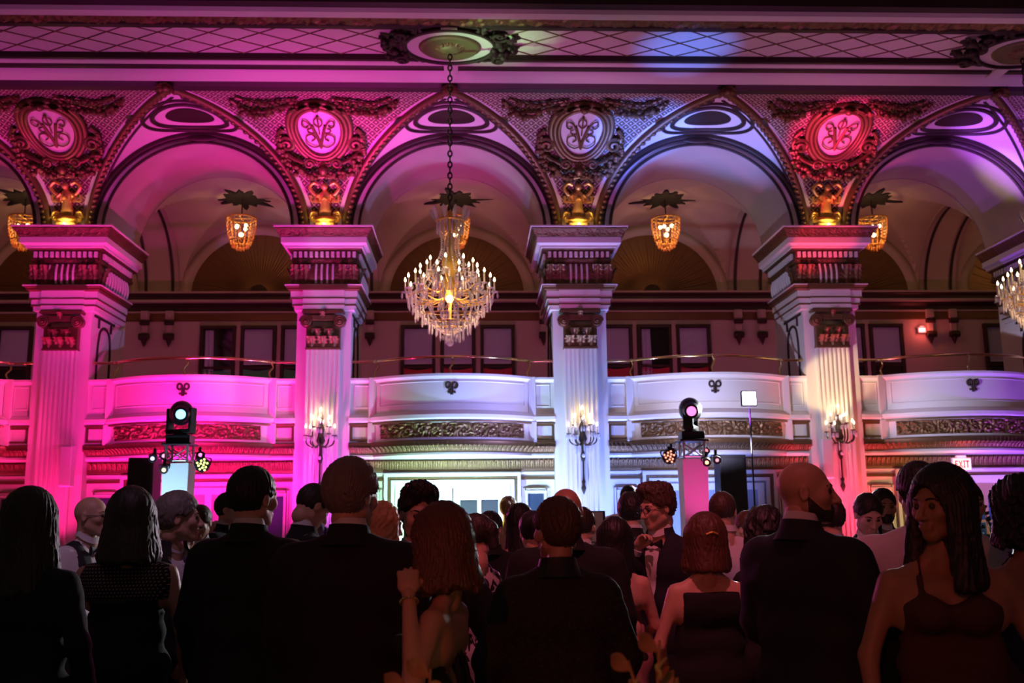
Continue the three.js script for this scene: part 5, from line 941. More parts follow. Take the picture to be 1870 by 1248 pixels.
  if (s.earring) part(t, 'earring', fit(merged([-1, 1].map((q) => new THREE.TorusGeometry(.016, .002, 6, 18).rotateY(Math.PI / 2).translate(q * .086, -.055, -.006)))), MAT.brass);
  // ---- clothing
  const o = s.outfit, main = clothOf(o.color ?? [.008, .008, .010], o.rough ?? .85), folds = (x, y, z, q = .004) => q * Math.sin(y * 46 + x * 30 + vary(x, y, z) * 9) * (.4 + vary(x * 2, y, z * 2));
  const clip = (d, y0) => (x, y, z) => smax(d(x, y, z), y0 - y, .01);
  const neckHole = cap([neck[0], neck[1] - .02, neck[2] + .01], [headC[0], headC[1] + .02, headC[2] - .02], .064 * (f ? .9 : 1), .08), bLo = [lo[0] - .04, .0, lo[2] - .04], bHi = [hi[0] + .04, 1.56, hi[2] + .04];
  const vCut = (x, y, z, w, bot, topY = 1.46) => { const q = bendT([0, y, 0]); const u = (y - bot) / (topY - bot); return u < 0 ? .1 * -u + .004 : z < -.01 ? .05 - z : (Math.abs(x - q[0]) - w * u) * .9; };   // negative inside the opening
  const trousers = (c, topY) => part(t, 'trousers', nets((x, y, z) => { let d = smin(leg(1, .022)(x, y, z), leg(-1, .022)(x, y, z), .03); d = smin(d, cap([-.085, .94, -.005], [.085, .94, -.005], .126 * (.5 + .5 * bulk), undefined, .86)(x, y, z), .03); return smax(smax(d, y - topY, .005), .05 - y, .005) + folds(x, y, z, .003); }, [-.32, .03, -.24], [.32, topY + .05, .26], .024), clothOf(c, .85));
  const shoes = () => { for (const q of [-1, 1]) part(t, 'shoe', nets((x, y, z) => smax(blend([cap([q * .105, .05, -.03], [q * .118, .035, .15], .048, .038), cap([q * .105, .06, -.02], [q * .105, .11, -.02], .045)], .02)(x, y, z), -y, .004), [q * .11 - .08, -.01, -.1], [q * .11 + .08, .14, .22], .012), person.shoe ??= mat([.01, .01, .01], .25)); };
  const collar = (m, hgt = .025, r = 1) => { const g = surf((u, v) => { const a = u * 2 * Math.PI, open = Math.max(0, Math.cos(a)); const rad_ = (.0635 + .010 * (1 - v)) * r * (f ? .9 : 1); return [Math.sin(a) * rad_, (v - .35) * hgt * 1.5 - open * .030 + .014 * (1 - open), Math.cos(a) * rad_ * 1.02]; }, 40, 4); const ax = V(headC[0] - neck[0], headC[1] - .06 - neck[1], headC[2] - .03 - neck[2]).normalize(); g.applyQuaternion(new THREE.Quaternion().setFromUnitVectors(V(0, 1, 0), ax)); return part(t, 'shirt_collar', g.translate(neck[0], neck[1] + .035, neck[2] + .004), m); };
  const bow = () => { const c = bendT([0, 1.425, .045]); part(t, 'bow_tie', [ell, 0] && merged([-1, 1].map((q) => new THREE.ConeGeometry(.030, .062, 10).scale(1, 1, .5).rotateZ(q * Math.PI / 2).translate(c[0] + q * .032, c[1], c[2] + .03)).concat([ball(.014, c[0], c[1], c[2] + .036, 8)])), clothOf([.006, .006, .008], .5)); };
  const tie = (m) => { const p = [[0, 1.415, .072], [0, 1.36, .105], [0, 1.22, .125], [0, 1.06, .128], [0, .97, .120]].map((q) => bendT(q)); part(t, 'necktie', merged([surf((u, v) => { const i = Math.min(3, Math.floor(u * 4)), q = lerp3(p[i], p[i + 1], u * 4 - i), w = (.016 + .028 * u) * (u > .94 ? (1 - u) / .06 : 1); return [q[0] + (v * 2 - 1) * w, q[1], q[2] + (bulk - 1) * .12 + .010 + .008 * (1 - (v * 2 - 1) ** 2)]; }, 24, 4), new THREE.SphereGeometry(.02, 10, 8).scale(1, 1, .7).translate(p[0][0], p[0][1] + .004, p[0][2] + .008)]), m); };
  const shirtGeo = (r, to, hemY, fold) => { const tt = blend(torso(r), .04), aa = arm.map((a) => armF(a, r + .012, to)); return (x, y, z) => { let d = tt(x, y, z); for (const q of aa) d = smin(d, q(x, y, z), .03); d = smax(d, -neckHole(x, y, z), .008); return smax(d, hemY - y, .008) + folds(x, y, z, fold); }; };
  if (o.type === 'suit') {
    const open = o.open ?? false, jf = shirtGeo(.026, .93, o.hem ?? .80, .0045), skirt = cap([-.10 * bulk, .86, -.008], [.10 * bulk, .86, -.008], .135 * bulk, undefined, .86), vb = o.vee ?? 1.08, vw = o.veeW ?? .085;
    const jacket = (x, y, z) => { let d = jf(x, y, z); d = smin(d, smax(skirt(x, y, z), (o.hem ?? .80) - y, .006), .04); const v = vCut(x, y, z, vw, vb); const lap = Math.abs(v - .022) < .024 && z > .02 && y > vb ? .006 : 0; d -= lap; if (open && y < vb + .02 && z > 0) d = smax(d, .03 + (vb - y) * .10 - Math.abs(x), .01); return smax(d, -v, .004); };
    const jm = part(t, 'jacket', nets(jacket, bLo, bHi, cB), o.map ?? main);
    part(t, 'shirt', nets((x, y, z) => smax(shirtGeo(.010, .30, .9, .001)(x, y, z), .9 - y, .01), [-.30, .88, -.22 + Math.min(0, lean)], [.30 + Math.max(0, leanX) * .6, 1.52, .26 + lean * .6], .02), clothOf(o.shirt ?? [.62, .62, .64], .8));
    for (const a of arm) { const c0 = lerp3(a.el, a.wr, .90), c1 = lerp3(a.el, a.wr, 1.0); part(t, 'cuff', rod(c0, c1, .040, .038, 14), clothOf(o.shirt ?? [.62, .62, .64], .8)); }
    const jc = surf((u, v) => { const a = (u - .5) * 1.5 * Math.PI + Math.PI, r = .076 + .034 * (1 - v) ** 1.5; return [Math.sin(a) * r, -.036 + v * .078 + .01 * Math.cos(a + Math.PI), Math.cos(a) * r]; }, 28, 4); part(jm, 'jacket_collar', jc.translate(neck[0], neck[1] + .004, neck[2] + .004), o.collarM ?? main);
    if (o.collar !== false) collar(clothOf(o.shirt ?? [.66, .66, .68], .8));
    if (o.tie) tie(clothOf(o.tie, .5)); if (o.bow) bow();
    if (o.square) { const c = bendT([.09, 1.29, .12]); part(t, 'pocket_square', rbox(.05, .014, .008, c[0], c[1], c[2] + .01, .003).rotateZ(.12), clothOf([.7, .7, .72], .7)); }
    trousers(o.pants ?? o.color ?? [.008, .008, .010], .98); shoes();
  }
  if (o.type === 'shirt' || o.type === 'vest') {
    const m = clothOf(o.color, .85), to = o.sleeve ?? .92;
    part(t, 'shirt', nets(shirtGeo(.018, to, .88, .006), bLo, bHi, cB), m); collar(m); if (o.tie) tie(clothOf(o.tie, .6)); if (o.bow) bow();
    if (o.type === 'vest') { const vt = blend(torso(.030, .9), .04), holes = arm.map((a) => cap(a.sh, [a.sh[0] + a.sd * .1, a.sh[1], a.sh[2]], .078)); part(t, 'vest', nets((x, y, z) => { let d = smax(vt(x, y, z), .86 - y, .008); for (const h of holes) d = smax(d, -h(x, y, z), .01); d = smax(d, Math.abs(x - bendT([0, y, 0])[0]) - .155, .01); d = smax(d, -neckHole(x, y, z) + .01, .008); return smax(d, -vCut(x, y, z, .075, 1.10), .005); }, bLo, bHi, cB), clothOf([.008, .008, .010], .7)); }
    trousers([.010, .010, .012], 1.0); part(t, 'belt', [new THREE.TorusGeometry(.15, .016, 6, 28).scale(1.32 * (.5 + .5 * bulk), .95, 1).rotateX(Math.PI / 2).scale(1, 1.4, 1).translate(0, .985, -.005)], MAT.blackmetal); shoes();
  }
  if (o.type === 'dress') {
    const m = o.map ?? main, bod = blend(torso(.008), .035), hem = o.hem ?? .15, nl = o.neckline ?? 1.33, bk = o.backline ?? 1.25;
    const flare = o.flare ?? .10, sk = cap([0, .92, -.005], [0, hem, -.005], .155, .155 + flare, .82), al = o.sleeves ? arm.map((a) => armF(a, .014, o.sleeves)) : [];
    const straps = o.straps ? [1, -1].map((q) => [cap(J(q * (o.strapX ?? .085), nl - .05, .11), J(q * .085, 1.47, -.02), .011), cap(J(q * .085, 1.47, -.02), J(o.cross ? -q * .10 : q * .085, bk - .04, -.115), .012)]).flat() : [];
    const dress = (x, y, z) => { let d = smin(bod(x, y, z), sk(x, y, z), .05); const lim = o.sleeves ? 1.6 : (z > -.01 ? nl - .018 * Math.cos(x * 38) : bk + Math.abs(x) * (o.backV ?? 0)); const inside = y - lim; d = smax(d, inside, .008); if (!o.sleeves) d = smax(d, (Math.abs(x - bendT([0, y, 0])[0]) - (.155 + Math.max(0, 1.2 - y) * 2)) * .8, .01); for (const q of al) d = smin(d, q(x, y, z), .03); if (o.sleeves) d = smax(d, -neckHole(x, y, z) + (.0), .008); d = smax(d, hem - y, .006); for (const q of straps) d = Math.min(d, q(x, y, z)); const th = Math.atan2(x, z); return d + (y < 1.0 ? .007 * (1 - y) * Math.sin(th * 9 + vary(x, y, z) * 6) : .002 * Math.sin(y * 60 + x * 25)) ; };
    part(t, 'dress', nets(dress, [Math.min(bLo[0], -.36), .0, bLo[2] - .08], [Math.max(bHi[0], .36), 1.56, bHi[2] + .06], cB), m);
    if (o.yoke) { const yk = blend(torso(.003), .035); part(t, 'dotted_yoke', nets((x, y, z) => smax(smax(smax(yk(x, y, z), -(y - Math.min(nl, bk) + .02), .006), y - 1.425, .006), -neckHole(x, y, z), .006), bLo, bHi, cB), o.yoke); }
    if (o.bowBack) part(t, 'waist_bow', merged([-1, 1].map((q) => new THREE.SphereGeometry(.05, 10, 8).scale(1.1, .75, .5).rotateZ(q * .4).translate(-.06 + q * .05, 1.03, -.13)).concat([tube([[-.06, 1.02, -.14], [-.10, .85, -.16], [-.12, .55, -.18]], .022), tube([[-.06, 1.02, -.14], [-.03, .8, -.16], [-.05, .5, -.19]], .022)])), m);
    shoes();
  }
  if (s.bracelet) { const a = arm[s.bracelet > 0 ? 0 : 1], c = lerp3(a.el, a.wr, .9), d = V(...a.wr).sub(V(...a.el)).normalize(), g = []; for (let i = 0; i < 18; i++) { const q = i / 18 * 2 * Math.PI; g.push(new THREE.IcosahedronGeometry(.0055, 0).translate(.031 * Math.cos(q), 0, .031 * Math.sin(q))); } part(t, 'bracelet', merged(g).applyQuaternion(new THREE.Quaternion().setFromUnitVectors(V(0, 1, 0), d)).translate(...c), MAT.brass); }
  if (s.clip) part(t, 'hair_clip', fit(tube([[-.03, .035, -.135], [0, .045, -.142], [.03, .035, -.135]], .007)), MAT.goldbright);
  t.scale.setScalar(k);
  return t;
}
// ---------------------------------------------------------------- the guests: place of the crown in the frame, distance from the camera, dress, pose
const BK = [.007, .007, .009], NAVY = [.010, .012, .022];
const dotTex = canvasTex(128, 128, (g, w) => { g.fillStyle = '#0c0a0c'; g.fillRect(0, 0, w, w); g.fillStyle = '#a08070'; for (let i = 0; i < 8; i++) for (let j = 0; j < 8; j++) { g.beginPath(); g.arc((i + .25 + (j % 2) * .5) * w / 8, (j + .5) * w / 8, w / 38, 0, 7); g.fill(); } }, 4, 4);
const dotted = mat([1, 1, 1], .8, 0, { map: dotTex });
const floralTex = canvasTex(256, 256, (g, w) => { g.fillStyle = '#b8adb4'; g.fillRect(0, 0, w, w); g.fillStyle = '#1c1418'; let q = 7; const rn = () => (q = (q * 16807) % 2147483647) / 2147483647; for (let i = 0; i < 46; i++) { g.beginPath(); g.ellipse(rn() * w, rn() * w, 8 + rn() * 22, 4 + rn() * 10, rn() * 6, 0, 7); g.fill(); } }, 1.6, 1.6);
const floral = mat([1, 1, 1], .8, 0, { map: floralTex });
const tweedTex = canvasTex(256, 256, (g, w) => { g.fillStyle = '#1b161a'; g.fillRect(0, 0, w, w); let q = 11; const rn = () => (q = (q * 16807) % 2147483647) / 2147483647; for (let i = 0; i < 5200; i++) { const c = 20 + rn() * 60; g.fillStyle = `rgb(${c + 12},${c},${c + 6})`; g.fillRect(rn() * w, rn() * w, 1.6, 1.6); } }, 1.2, 1.2);
const tweed = mat([1, 1, 1], .8, 0, { map: tweedTex, bumpMap: weave, bumpScale: .003 });
const SUIT = (o = {}) => ({ type: 'suit', color: BK, ...o });
const CROWD = [
  { label: 'woman in black with thick dark shoulder length hair, next to the bespectacled waiter', u: 62, v: 901, d: 4.2, f: 1, turn: 172, hair: { style: 'long', len: .27, color: 'dark', thick: .016, endr: .11, sider: .06, ragged: .05, seed: 3 }, outfit: { type: 'dress', sleeves: .85, color: BK, hem: .25 }, bulk: 1.15, sw: 1.18 },
  { label: 'balding waiter in glasses, white shirt, black vest and bow tie', u: 171, v: 908, d: 6.3, turn: 62, head: { yaw: 18 }, brow: 'grey', glasses: 1, outfit: { type: 'vest', color: [.68, .68, .70], bow: 1, sleeve: .92 }, armL: [[.27, 1.13, .04], [.12, .98, .26]], armR: [[.27, 1.14, .02], [.14, .96, .25]] },
  { label: 'dark haired woman in a sleeveless black dress with dotted mesh yoke', u: 243, v: 900, d: 4.8, f: 1, turn: 188, hair: { style: 'bob', len: .19, color: 'dark', thick: .018, endr: .12, sider: .062, seed: 9 }, skin: 'mid', outfit: { type: 'dress', color: BK, nl: 1.3, neckline: 1.27, backline: 1.27, yoke: dotted, hem: .2 }, bulk: 1.12, sw: 1.2, armL: [[.29, 1.12, .02], [.32, .86, .06]], armR: 'down' },
  { label: 'grey haired man in profile wearing a dark suit and purple necktie', u: 325, v: 906, d: 5.3, turn: 62, head: { yaw: 42, fz: .02 }, hair: { style: 'short', thick: .016, color: 'grey', seed: 4, amp: .003 }, outfit: SUIT({ tie: [.10, .04, .22], vee: .95, veeW: .10, open: 1 }), armR: [[.28, 1.12, .0], [.22, .93, .20]], armL: [[.27, 1.12, .04], [.14, .94, .28]] },
  { label: 'man looking down in dark suit and necktie behind the bare armed woman', u: 366, v: 927, d: 7.6, turn: 10, head: { pitch: 24, yaw: -10 }, hair: { style: 'short', color: 'brown', thick: .008 }, outfit: SUIT({ tie: [.01, .01, .014], vee: 1.02, veeW: .09 }) },
  { label: 'bald guest seen between dark suits with orange lit crown', u: 395, v: 952, d: 9, turn: 170, head: { pitch: 16 }, outfit: SUIT(), skin: 'fair' },
  { label: 'man in navy jacket with face lit violet before the woven screen', u: 422, v: 903, d: 8.1, turn: 70, head: { yaw: 10 }, hair: { style: 'short', color: 'black', thick: .01 }, outfit: SUIT({ color: NAVY }) },
  { label: 'broad man with dark hair and white collar, back turned, beside the tall grey haired man', u: 466, v: 861, d: 4.5, turn: 160, head: { yaw: -14 }, hair: { style: 'short', color: 'black', thick: .012, seed: 2 }, outfit: SUIT(), bulk: 1.12, sw: 1.08, skin: 'fair' },
  { label: 'short haired man in dark suit bowing his head behind the broad man', u: 545, v: 887, d: 6.1, turn: 120, head: { pitch: 34, yaw: 5 }, lean: .14, hair: { style: 'short', color: 'dark', thick: .006 }, outfit: SUIT() },
  { label: 'distant guest with pink lit face before the magenta column', u: 577, v: 910, d: 9.6, turn: 10, outfit: SUIT({ color: [.06, .03, .16], shirt: [.3, .2, .5] }), hair: { style: 'short', color: 'grey', thick: .002, hairline: .06 } },
  { label: 'tall man with thick grey brown hair and black suit, back turned, largest in the crowd', u: 645, v: 851, d: 4.0, turn: 166, head: { yaw: -20, pitch: 2 }, hair: { style: 'short', color: 'grey', thick: .020, quiff: .0, amp: .0030, seed: 8, freq: 84 }, outfit: SUIT(), bulk: 1.15, sw: 1.2 },
  { label: 'woman with long wavy blond hair behind the tall man in black', u: 701, v: 924, d: 5.25, f: 1, turn: 150, head: { yaw: -20 }, hair: { style: 'long', len: .24, color: 'blond', thick: .014, curl: .006, endr: .10, sider: .055, seed: 6 }, outfit: { type: 'dress', sleeves: .8, color: [.02, .015, .02] } },
  { label: 'man with dark wavy quiff facing the woman with the bracelet', u: 765, v: 893, d: 4.6, turn: 8, head: { yaw: 6, pitch: 8, roll: -4 }, hair: { style: 'short', color: 'black', thick: .014, quiff: .012, curl: .006, amp: .004, seed: 12 }, outfit: SUIT({ bow: 1 }), armL: [[.32, 1.14, .04], [.40, .90, .16]], armR: 'front' },
  { label: 'brown haired woman in a cross back black dress raising her braceleted hand to her mouth', u: 801, v: 935, d: 3.45, f: 1, turn: 256, head: { yaw: -26, pitch: 10, roll: 4 }, skin: 'mid', hair: { style: 'bob', len: .16, color: 'auburn', thick: .020, endr: .12, curl: .004, sider: .055, seed: 21, amp: .0026, freq: 70, ragged: .03 }, outfit: { type: 'dress', color: BK, backline: 1.12, backV: .7, neckline: 1.30, straps: 1, cross: 1, hem: .3 }, armL: [[.37, 1.19, -.02], [.20, 1.47, .05]], curlL: .75, bracelet: 1, armR: 'front', sw: 1.1, bulk: 1.05 },
  { label: 'dark haired guest with red lit hair before the bright double door', u: 817, v: 926, d: 8, turn: 175, hair: { style: 'short', color: 'red', thick: .01 }, outfit: SUIT() },
  { label: 'woman with hair tied back in a grey and black patterned blouse', u: 864, v: 942, d: 5.5, f: 1, turn: 236, head: { yaw: 20, pitch: 6 }, hair: { style: 'pony', color: 'dark', thick: .006 }, outfit: { type: 'dress', sleeves: .45, map: floral, hem: .3 }, armL: 'front', armR: [[.26, 1.1, .0], [.14, 1.02, .22]], bulk: 1.1 },
  { label: 'man with short dark hair and white collar, back turned, beside the patterned blouse', u: 897, v: 937, d: 6.9, turn: 168, head: { yaw: -18 }, hair: { style: 'short', color: 'black', thick: .008 }, outfit: SUIT() },
  { label: 'blond woman in a green dress glowing yellow and red in the light', u: 929, v: 909, d: 10.4, f: 1, turn: 160, hair: { style: 'bun', color: 'blond', thick: .008 }, outfit: { type: 'dress', color: [.05, .30, .08], backline: 1.2, straps: 1 } },
  { label: 'woman with long dark hair and bare shoulders near the glowing blond woman', u: 952, v: 924, d: 7.2, f: 1, turn: 170, head: { yaw: -14 }, hair: { style: 'long', len: .25, color: 'black', thick: .010, endr: .08, seed: 31 }, skin: 'fair', outfit: { type: 'dress', color: [.05, .02, .03], backline: 1.18, neckline: 1.28 } },
  { label: 'woman with dark hair leaning in beside the tweed jacket', u: 971, v: 938, d: 6.0, f: 1, turn: 250, head: { yaw: -60, pitch: 4 }, hair: { style: 'bun', color: 'black', thick: .008 }, outfit: { type: 'dress', color: [.03, .02, .03], neckline: 1.3, backline: 1.3, straps: 1 } },
  { label: 'bald man with magenta lit head in black, beyond the tweed jacket', u: 1032, v: 893, d: 4.95, turn: 176, head: { yaw: 10 }, skin: 'tan', outfit: SUIT(), bulk: 1.08, sw: 1.1 },
  { label: 'short haired woman with hoop earring wearing a sparkling tweed jacket', u: 1014, v: 918, d: 3.95, f: 1, turn: 186, head: { yaw: 24 }, skin: 'mid', hair: { style: 'short', color: 'brown', thick: .014, amp: .0028, freq: 80, seed: 17 }, earring: 1, outfit: { type: 'suit', map: tweed, collarM: clothOf(BK, .6), collar: false, hem: .84, pants: BK }, armR: [[.28, 1.12, .0], [.24, .92, .14]], armL: [[.28, 1.12, .0], [.24, .92, .14]], bulk: 1.2, sw: 1.16 },
  { label: 'man with white collar half hidden behind the bald man in black', u: 1064, v: 930, d: 6.4, turn: 150, hair: { style: 'short', color: 'dark', thick: .008 }, outfit: { type: 'shirt', color: [.62, .62, .64] } },
  { label: 'woman with long straight dark hair in a pink satin dress with waist bow', u: 1122, v: 948, d: 5.45, f: 1, turn: 178, hair: { style: 'long', len: .38, color: 'black', thick: .006, endr: .075, sider: .035, seed: 40 }, skin: 'fair', outfit: { type: 'dress', color: [.46, .19, .20], rough: .42, backline: 1.07, neckline: 1.3, hem: .02, flare: .16, bowBack: 1 }, armL: [[.21, 1.12, .06], [.12, 1.02, .25]], armR: [[.23, 1.12, .03], [.14, 1.0, .22]], head: { yaw: -8 } },
  { label: 'dark haired man in black suit with his back turned beside the bespectacled man', u: 1151, v: 904, d: 6.7, turn: 176, hair: { style: 'short', color: 'black', thick: .012 }, outfit: SUIT() },
  { label: 'disc jockey in white with outstretched arm behind the equipment table', u: 1147, v: 889, d: 12.2, turn: -30, hair: { style: 'short', color: 'black', thick: .01 }, outfit: { type: 'shirt', color: [.7, .7, .72], sleeve: .35 }, armR: [[.45, 1.30, .16], [.74, 1.22, .26]], armL: 'forward' },
  { label: 'bespectacled man with tousled hair in a tuxedo with pocket square, hand at his mouth', u: 1198, v: 891, d: 5.9, turn: -38, head: { yaw: -24, pitch: 10 }, glasses: 1, hair: { style: 'short', color: 'brown', thick: .016, quiff: .010, curl: .006, amp: .004, seed: 25 }, outfit: SUIT({ bow: 1, square: 1, vee: 1.06, veeW: .06, color: NAVY }), armR: [[.22, 1.15, .16], [.05, 1.40, .17]], curlR: .7, armL: 'down' },
  { label: 'woman with straight brown bob and hair clip in a black halter dress', u: 1285, v: 946, d: 4.8, f: 1, turn: 184, hair: { style: 'bob', len: .14, color: 'auburn', thick: .018, endr: .105, sider: .05, seed: 51, amp: .003 }, clip: 1, skin: 'fair', outfit: { type: 'dress', color: BK, backline: 1.37, neckline: 1.38, hem: .3 }, armL: [[.27, 1.10, -.02], [.2, .90, .12]], armR: [[.44, 1.30, .10], [.70, 1.26, .20]], bulk: 1.15, sw: 1.12 },
  { label: 'man with cropped hair in a white shirt, back turned, by the black loudspeaker', u: 1319, v: 901, d: 6.2, turn: 172, head: { yaw: -16 }, hair: { style: 'short', color: 'brown', thick: .004 }, outfit: { type: 'shirt', color: [.60, .58, .62] }, bulk: 1.08, sw: 1.1 },
  { label: 'dark curly haired woman between the white shirt and the bald bearded man', u: 1390, v: 934, d: 5.2, f: 1, turn: 200, hair: { style: 'bob', len: .17, color: 'black', thick: .02, curl: .01, endr: .12, sider: .06, seed: 61 }, outfit: { type: 'dress', sleeves: .9, color: BK } },
  { label: 'distant guest with reddish face turned to the woman with curly hair', u: 1362, v: 936, d: 6.6, f: 1, turn: 250, head: { yaw: -30 }, hair: { style: 'bun', color: 'auburn', thick: .006 }, outfit: { type: 'dress', sleeves: .9, color: [.02, .012, .015] } },
  { label: 'bald bearded man in profile wearing black suit and bow tie', u: 1466, v: 844, d: 4.0, turn: 122, head: { yaw: -52, pitch: 0, fz: .015 }, skin: 'mid', brow: 'black', beard: 'dark', outfit: SUIT({ bow: 1, color: NAVY, shirt: [.55, .5, .52] }), bulk: 1.12, sw: 1.12, armL: [[.28, 1.12, .02], [.2, .95, .2]], armR: [[.28, 1.12, .02], [.2, .95, .2]] },
  { label: 'man in violet shirt seen past the chin of the bald bearded man', u: 1510, v: 905, d: 5.6, turn: 190, hair: { style: 'short', color: 'dark', thick: .006 }, outfit: { type: 'shirt', color: [.42, .34, .6] }, h: 1.66 },
  { label: 'smiling man looking down in white shirt and dark necktie', u: 1580, v: 907, d: 6.3, turn: -4, head: { pitch: 26, yaw: 4 }, lean: .06, hair: { style: 'short', color: 'black', thick: .010 }, outfit: { type: 'shirt', color: [.60, .56, .58], tie: [.010, .010, .014], sleeve: .62 }, armR: [[.30, 1.13, .02], [.22, 1.0, .26]], armL: 'forward', sw: 1.08 },
  { label: 'bearded man with dark hair in shadow behind the smiling man', u: 1612, v: 897, d: 7.3, turn: 20, head: { yaw: -24 }, hair: { style: 'short', color: 'black', thick: .012 }, beard: 'black', skin: 'tan', outfit: SUIT() },
  { label: 'tall man in a white shirt with rolled sleeves, head hidden by the woman in brown', u: 1672, v: 852, d: 4.5, turn: 174, hair: { style: 'short', color: 'black', thick: .012 }, outfit: { type: 'shirt', color: [.52, .47, .54], sleeve: .35 }, bulk: 1.16, sw: 1.22, armL: [[.30, 1.12, .0], [.24, .92, .18]] },
  { label: 'woman with long black hair in a brown strapped dress looking aside', u: 1712, v: 861, d: 3.4, f: 1, turn: -15, head: { yaw: -48, pitch: 3 }, skin: 'tan', hair: { style: 'long', len: .27, color: 'black', thick: .016, front: 1, endr: .085, sider: .05, seed: 71 }, outfit: { type: 'dress', color: [.06, .022, .014], neckline: 1.32, backline: 1.2, straps: 1, strapX: .10, hem: .05 }, armR: [[.27, 1.12, -.02], [.27, .89, .10]], armL: [[.30, 1.12, -.04], [.24, .88, .06]], bracelet: -1, curlR: .2, bulk: 1.1, sw: 1.15 },
  { label: 'man in a purple shirt behind the woman in brown, near the blue paned door', u: 1762, v: 882, d: 5.3, turn: 20, head: { yaw: -20 }, hair: { style: 'short', color: 'black', thick: .008 }, skin: 'mid', outfit: { type: 'shirt', color: [.42, .32, .52] }, bulk: 1.15, sw: 1.2 },
  { label: 'woman with dark curly hair in a dark purple dress next to the blue paned door', u: 1853, v: 884, d: 4, f: 1, turn: 200, skin: 'tan', hair: { style: 'bob', len: .12, color: 'black', thick: .022, curl: .012, endr: .10, sider: .06, seed: 81 }, outfit: { type: 'dress', color: [.035, .018, .045], backline: 1.3, neckline: 1.32, straps: 1 }, bulk: 1.1 },
  { label: 'distant guest with curled reddish blond hair past the woman in black', u: 6, v: 940, d: 6.8, f: 1, turn: 160, hair: { style: 'bob', len: .13, color: 'blond', thick: .012, curl: .008 }, outfit: { type: 'dress', sleeves: .9, color: BK } },
  { label: 'dark haired woman peeking out behind the dotted mesh dress', u: 288, v: 928, d: 6.8, f: 1, turn: 30, head: { yaw: 0, pitch: 6 }, hair: { style: 'bob', len: .12, color: 'black', thick: .012 }, outfit: { type: 'dress', color: [.10, .07, .06], sleeves: .4 } },
  { label: 'bare armed woman in a dark teal dress hidden behind the grey haired man', u: 338, v: 930, d: 5.95, f: 1, turn: 178, hair: { style: 'bun', color: 'dark', thick: .008 }, skin: 'fair', outfit: { type: 'dress', color: [.01, .05, .06], backline: 1.2, straps: 1 }, armR: [[.25, 1.13, -.02], [.18, .98, .2]], h: 1.62, bulk: 1.1, sw: 1.12 },
];
for (const s of CROWD) person(s);
// ---------------------------------------------------------------- disc jockey's table and its equipment
{
  const t = thing('equipment_table', 'black draped equipment table behind the crowd before the pale blue column', 'table', [1.55, 0, -11.3]);
  part(t, 'table_top', rbox(1.9, .04, .6, 0, 1.02, 0), MAT.dark);
  part(t, 'drape', surf((u, v) => { const x = -0.96 + 1.92 * u; return [x, 1.02 - 1.0 * v, .31 + .02 * Math.sin(x * 26) * v]; }, 60, 6), clothOf([.008, .008, .01], .9));
  for (const x of [-.85, .85]) for (const z of [-.22, .22]) part(t, 'leg', rod([x, 0, z], [x, 1.0, z], .018), MAT.blackmetal);
  const l = thing('laptop', 'open laptop with pale blue screen on the equipment table', 'laptop', [1.28, 1.04, -11.35], 2.9);
  part(l, 'keyboard_base', rbox(.36, .018, .25, 0, .01, 0), MAT.blackmetal); const lid = part(l, 'lid', rbox(.36, .24, .012, 0, .135, -.15, .004).rotateX(0), mat([.5, .5, .52], .4, .6)); part(l, 'screen', box(.33, .21, .003, 0, .135, -.142), glow([.5, .7, 1], .9));
  const m = thing('keyboard_instrument', 'electronic keyboard with white keys on a raised stand behind the crowd', 'keyboard', [1.7, 0, -10.2], .12);
  part(m, 'case', rbox(.96, .09, .30, 0, 1.30, 0), MAT.blackmetal);
  for (let i = 0; i < 22; i++) part(m, 'key', rbox(.038, .02, .16, -.45 + i * .0428, 1.352, .05, .004), MAT.white);
  part(m, 'stand', [rod([-.35, 0, -.2], [.35, 1.26, .1], .018), rod([.35, 0, -.2], [-.35, 1.26, .1], .018), rod([-.4, 1.255, 0], [.4, 1.255, 0], .016)], MAT.blackmetal);
  const s = thing('music_desk', 'lit white sheets on a thin black music stand behind the crowd', 'music stand', [1.02, 0, -9.7], .1);
  part(s, 'pole', rod([0, .02, 0], [0, 1.35, 0], .012), MAT.blackmetal); for (let k = 0; k < 3; k++) part(s, 'leg', rod([0, .35, 0], [.25 * Math.cos(k * 2.1), .01, .25 * Math.sin(k * 2.1)], .009), MAT.blackmetal);
  part(s, 'desk', rbox(.5, .30, .012, 0, 1.48, 0, .004), MAT.blackmetal); for (const x of [-.12, .12]) part(s, 'sheet', box(.21, .28, .003, x, 1.48, .009), MAT.white);
}
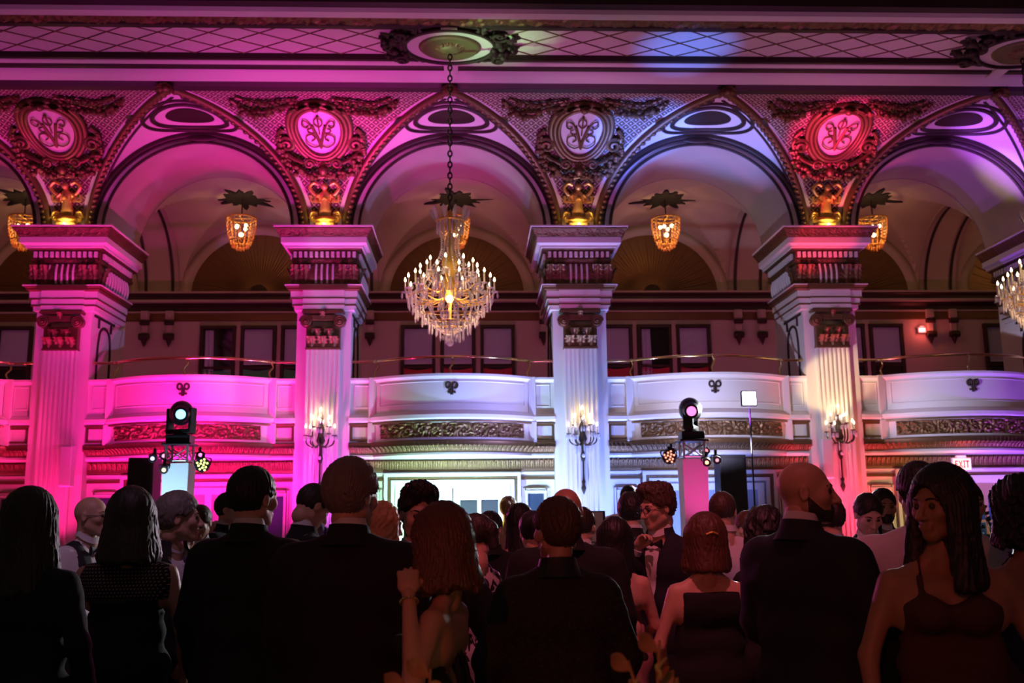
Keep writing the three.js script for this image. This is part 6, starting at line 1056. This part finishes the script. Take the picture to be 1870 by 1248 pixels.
// ---------------------------------------------------------------- leaf sprays: near the camera and by the door
function spray(name, pos, tops, m, label, table) {
  if (table) {
    const c = thing('cocktail_table', table, 'table', [pos[0], 0, pos[2]]);
    part(c, 'table_top', cyl(.23, .23, .03, 0, pos[1] - .015, 0, 32), clothOf([.02, .018, .02], .8)); part(c, 'stem', cyl(.03, .03, pos[1] - .04, 0, pos[1] / 2, 0, 12), MAT.blackmetal); part(c, 'foot', cyl(.2, .18, .03, 0, .015, 0, 28), MAT.blackmetal);
  }
  const t = thing(name, label, 'plant', pos);
  part(t, 'vase', lathe([[0, 0], [.05, 0], [.06, .05], [.035, .13], [.03, .16], [.045, .18]], 20), phys([.8, .85, .85], .08, { transmission: .8, thickness: .01 }));
  const lg = surf((u, v) => { const w = .017 * Math.sin(Math.PI * Math.min(1, .05 + u * .95)) * (v * 2 - 1); return [w, u * .055, .010 * Math.sin(u * 3) + .004 * (v * 2 - 1) ** 2]; }, 8, 4);
  for (const p of tops) {
    const c = new THREE.CatmullRomCurve3([V(0, .05, 0), V(p[0] * .3, p[1] * .5, p[2] * .3), V(...p)]); part(t, 'stalk', new THREE.TubeGeometry(c, 16, .003, 5), m);
    for (let i = 3; i < 13; i++) { const q = c.getPoint(i / 13), l = part(t, 'leaf_blade', lg, m); l.position.copy(q); l.rotation.set(.7 * Math.sin(i * 1.3), i * 2.4, (i % 2 ? 1 : -1) * .9); l.scale.setScalar(rr(.8, 1.25)); }
  }
  return t;
}
const leafM = mat([.46, .30, .12], .6), leafD = mat([.03, .05, .03], .6);
{
  const p = at(1196, 1270, -2.2);
  spray('leaf_arrangement', [p.x, 1.02, p.z], [[.01, .30, .02], [-.06, .26, .03], [.05, .22, .0], [-.02, .20, -.06]], leafM, 'spray of amber lit leaves in a small vase beside the pink satin dress', 'round black cocktail table carrying the leaf spray below the pink satin dress');
  const q = at(778, 1270, -2.3);
  spray('leaf_arrangement', [q.x, 1.02, q.z], [[.01, .235, .02], [-.05, .21, .03], [.05, .19, .0]], leafM, 'spray of yellow lit leaves in a small vase below the braceleted woman', 'round black cocktail table carrying the leaf spray below the braceleted woman');
  for (const o of [p, q]) {  // candles added to give the leaves a warm light
    const v = thing('added_votive', 'small added votive candle, lit, in a glass on a cocktail table', 'candle', [o.x + .1, 1.02, o.z - .05], 0, 'added votive candles on the cocktail tables');
    part(v, 'glass', lathe([[0, 0], [.032, 0], [.036, .07]], 18), MAT.pane); part(v, 'wax', cyl(.028, .028, .03, 0, .017, 0, 14), MAT.candle); part(v, 'flame', flameGeo.clone().scale(.6, .5, .6).translate(0, .032, 0), MAT.flamesoft);
    const l = new THREE.PointLight(0xffffff, .06); l.color.setRGB(1, .5, .14); l.position.set(0, .05, 0); l.castShadow = true; l.shadow.radius = .5; v.add(l);
  }
  const d = at(1812, 905, -9.5);
  spray('leaf_arrangement', [d.x, 1.02, d.z], [[-.2, .78, .1], [.05, .85, .05], [.2, .75, .1], [-.32, .66, .0], [.34, .70, 0], [-.1, .70, -.1]], leafD, 'tall dark leafy branches standing before the blue paned door', 'round black cocktail table with dark branches before the blue paned door').scale.set(1, 1, 1);
}
renderer.render(scene, camera);
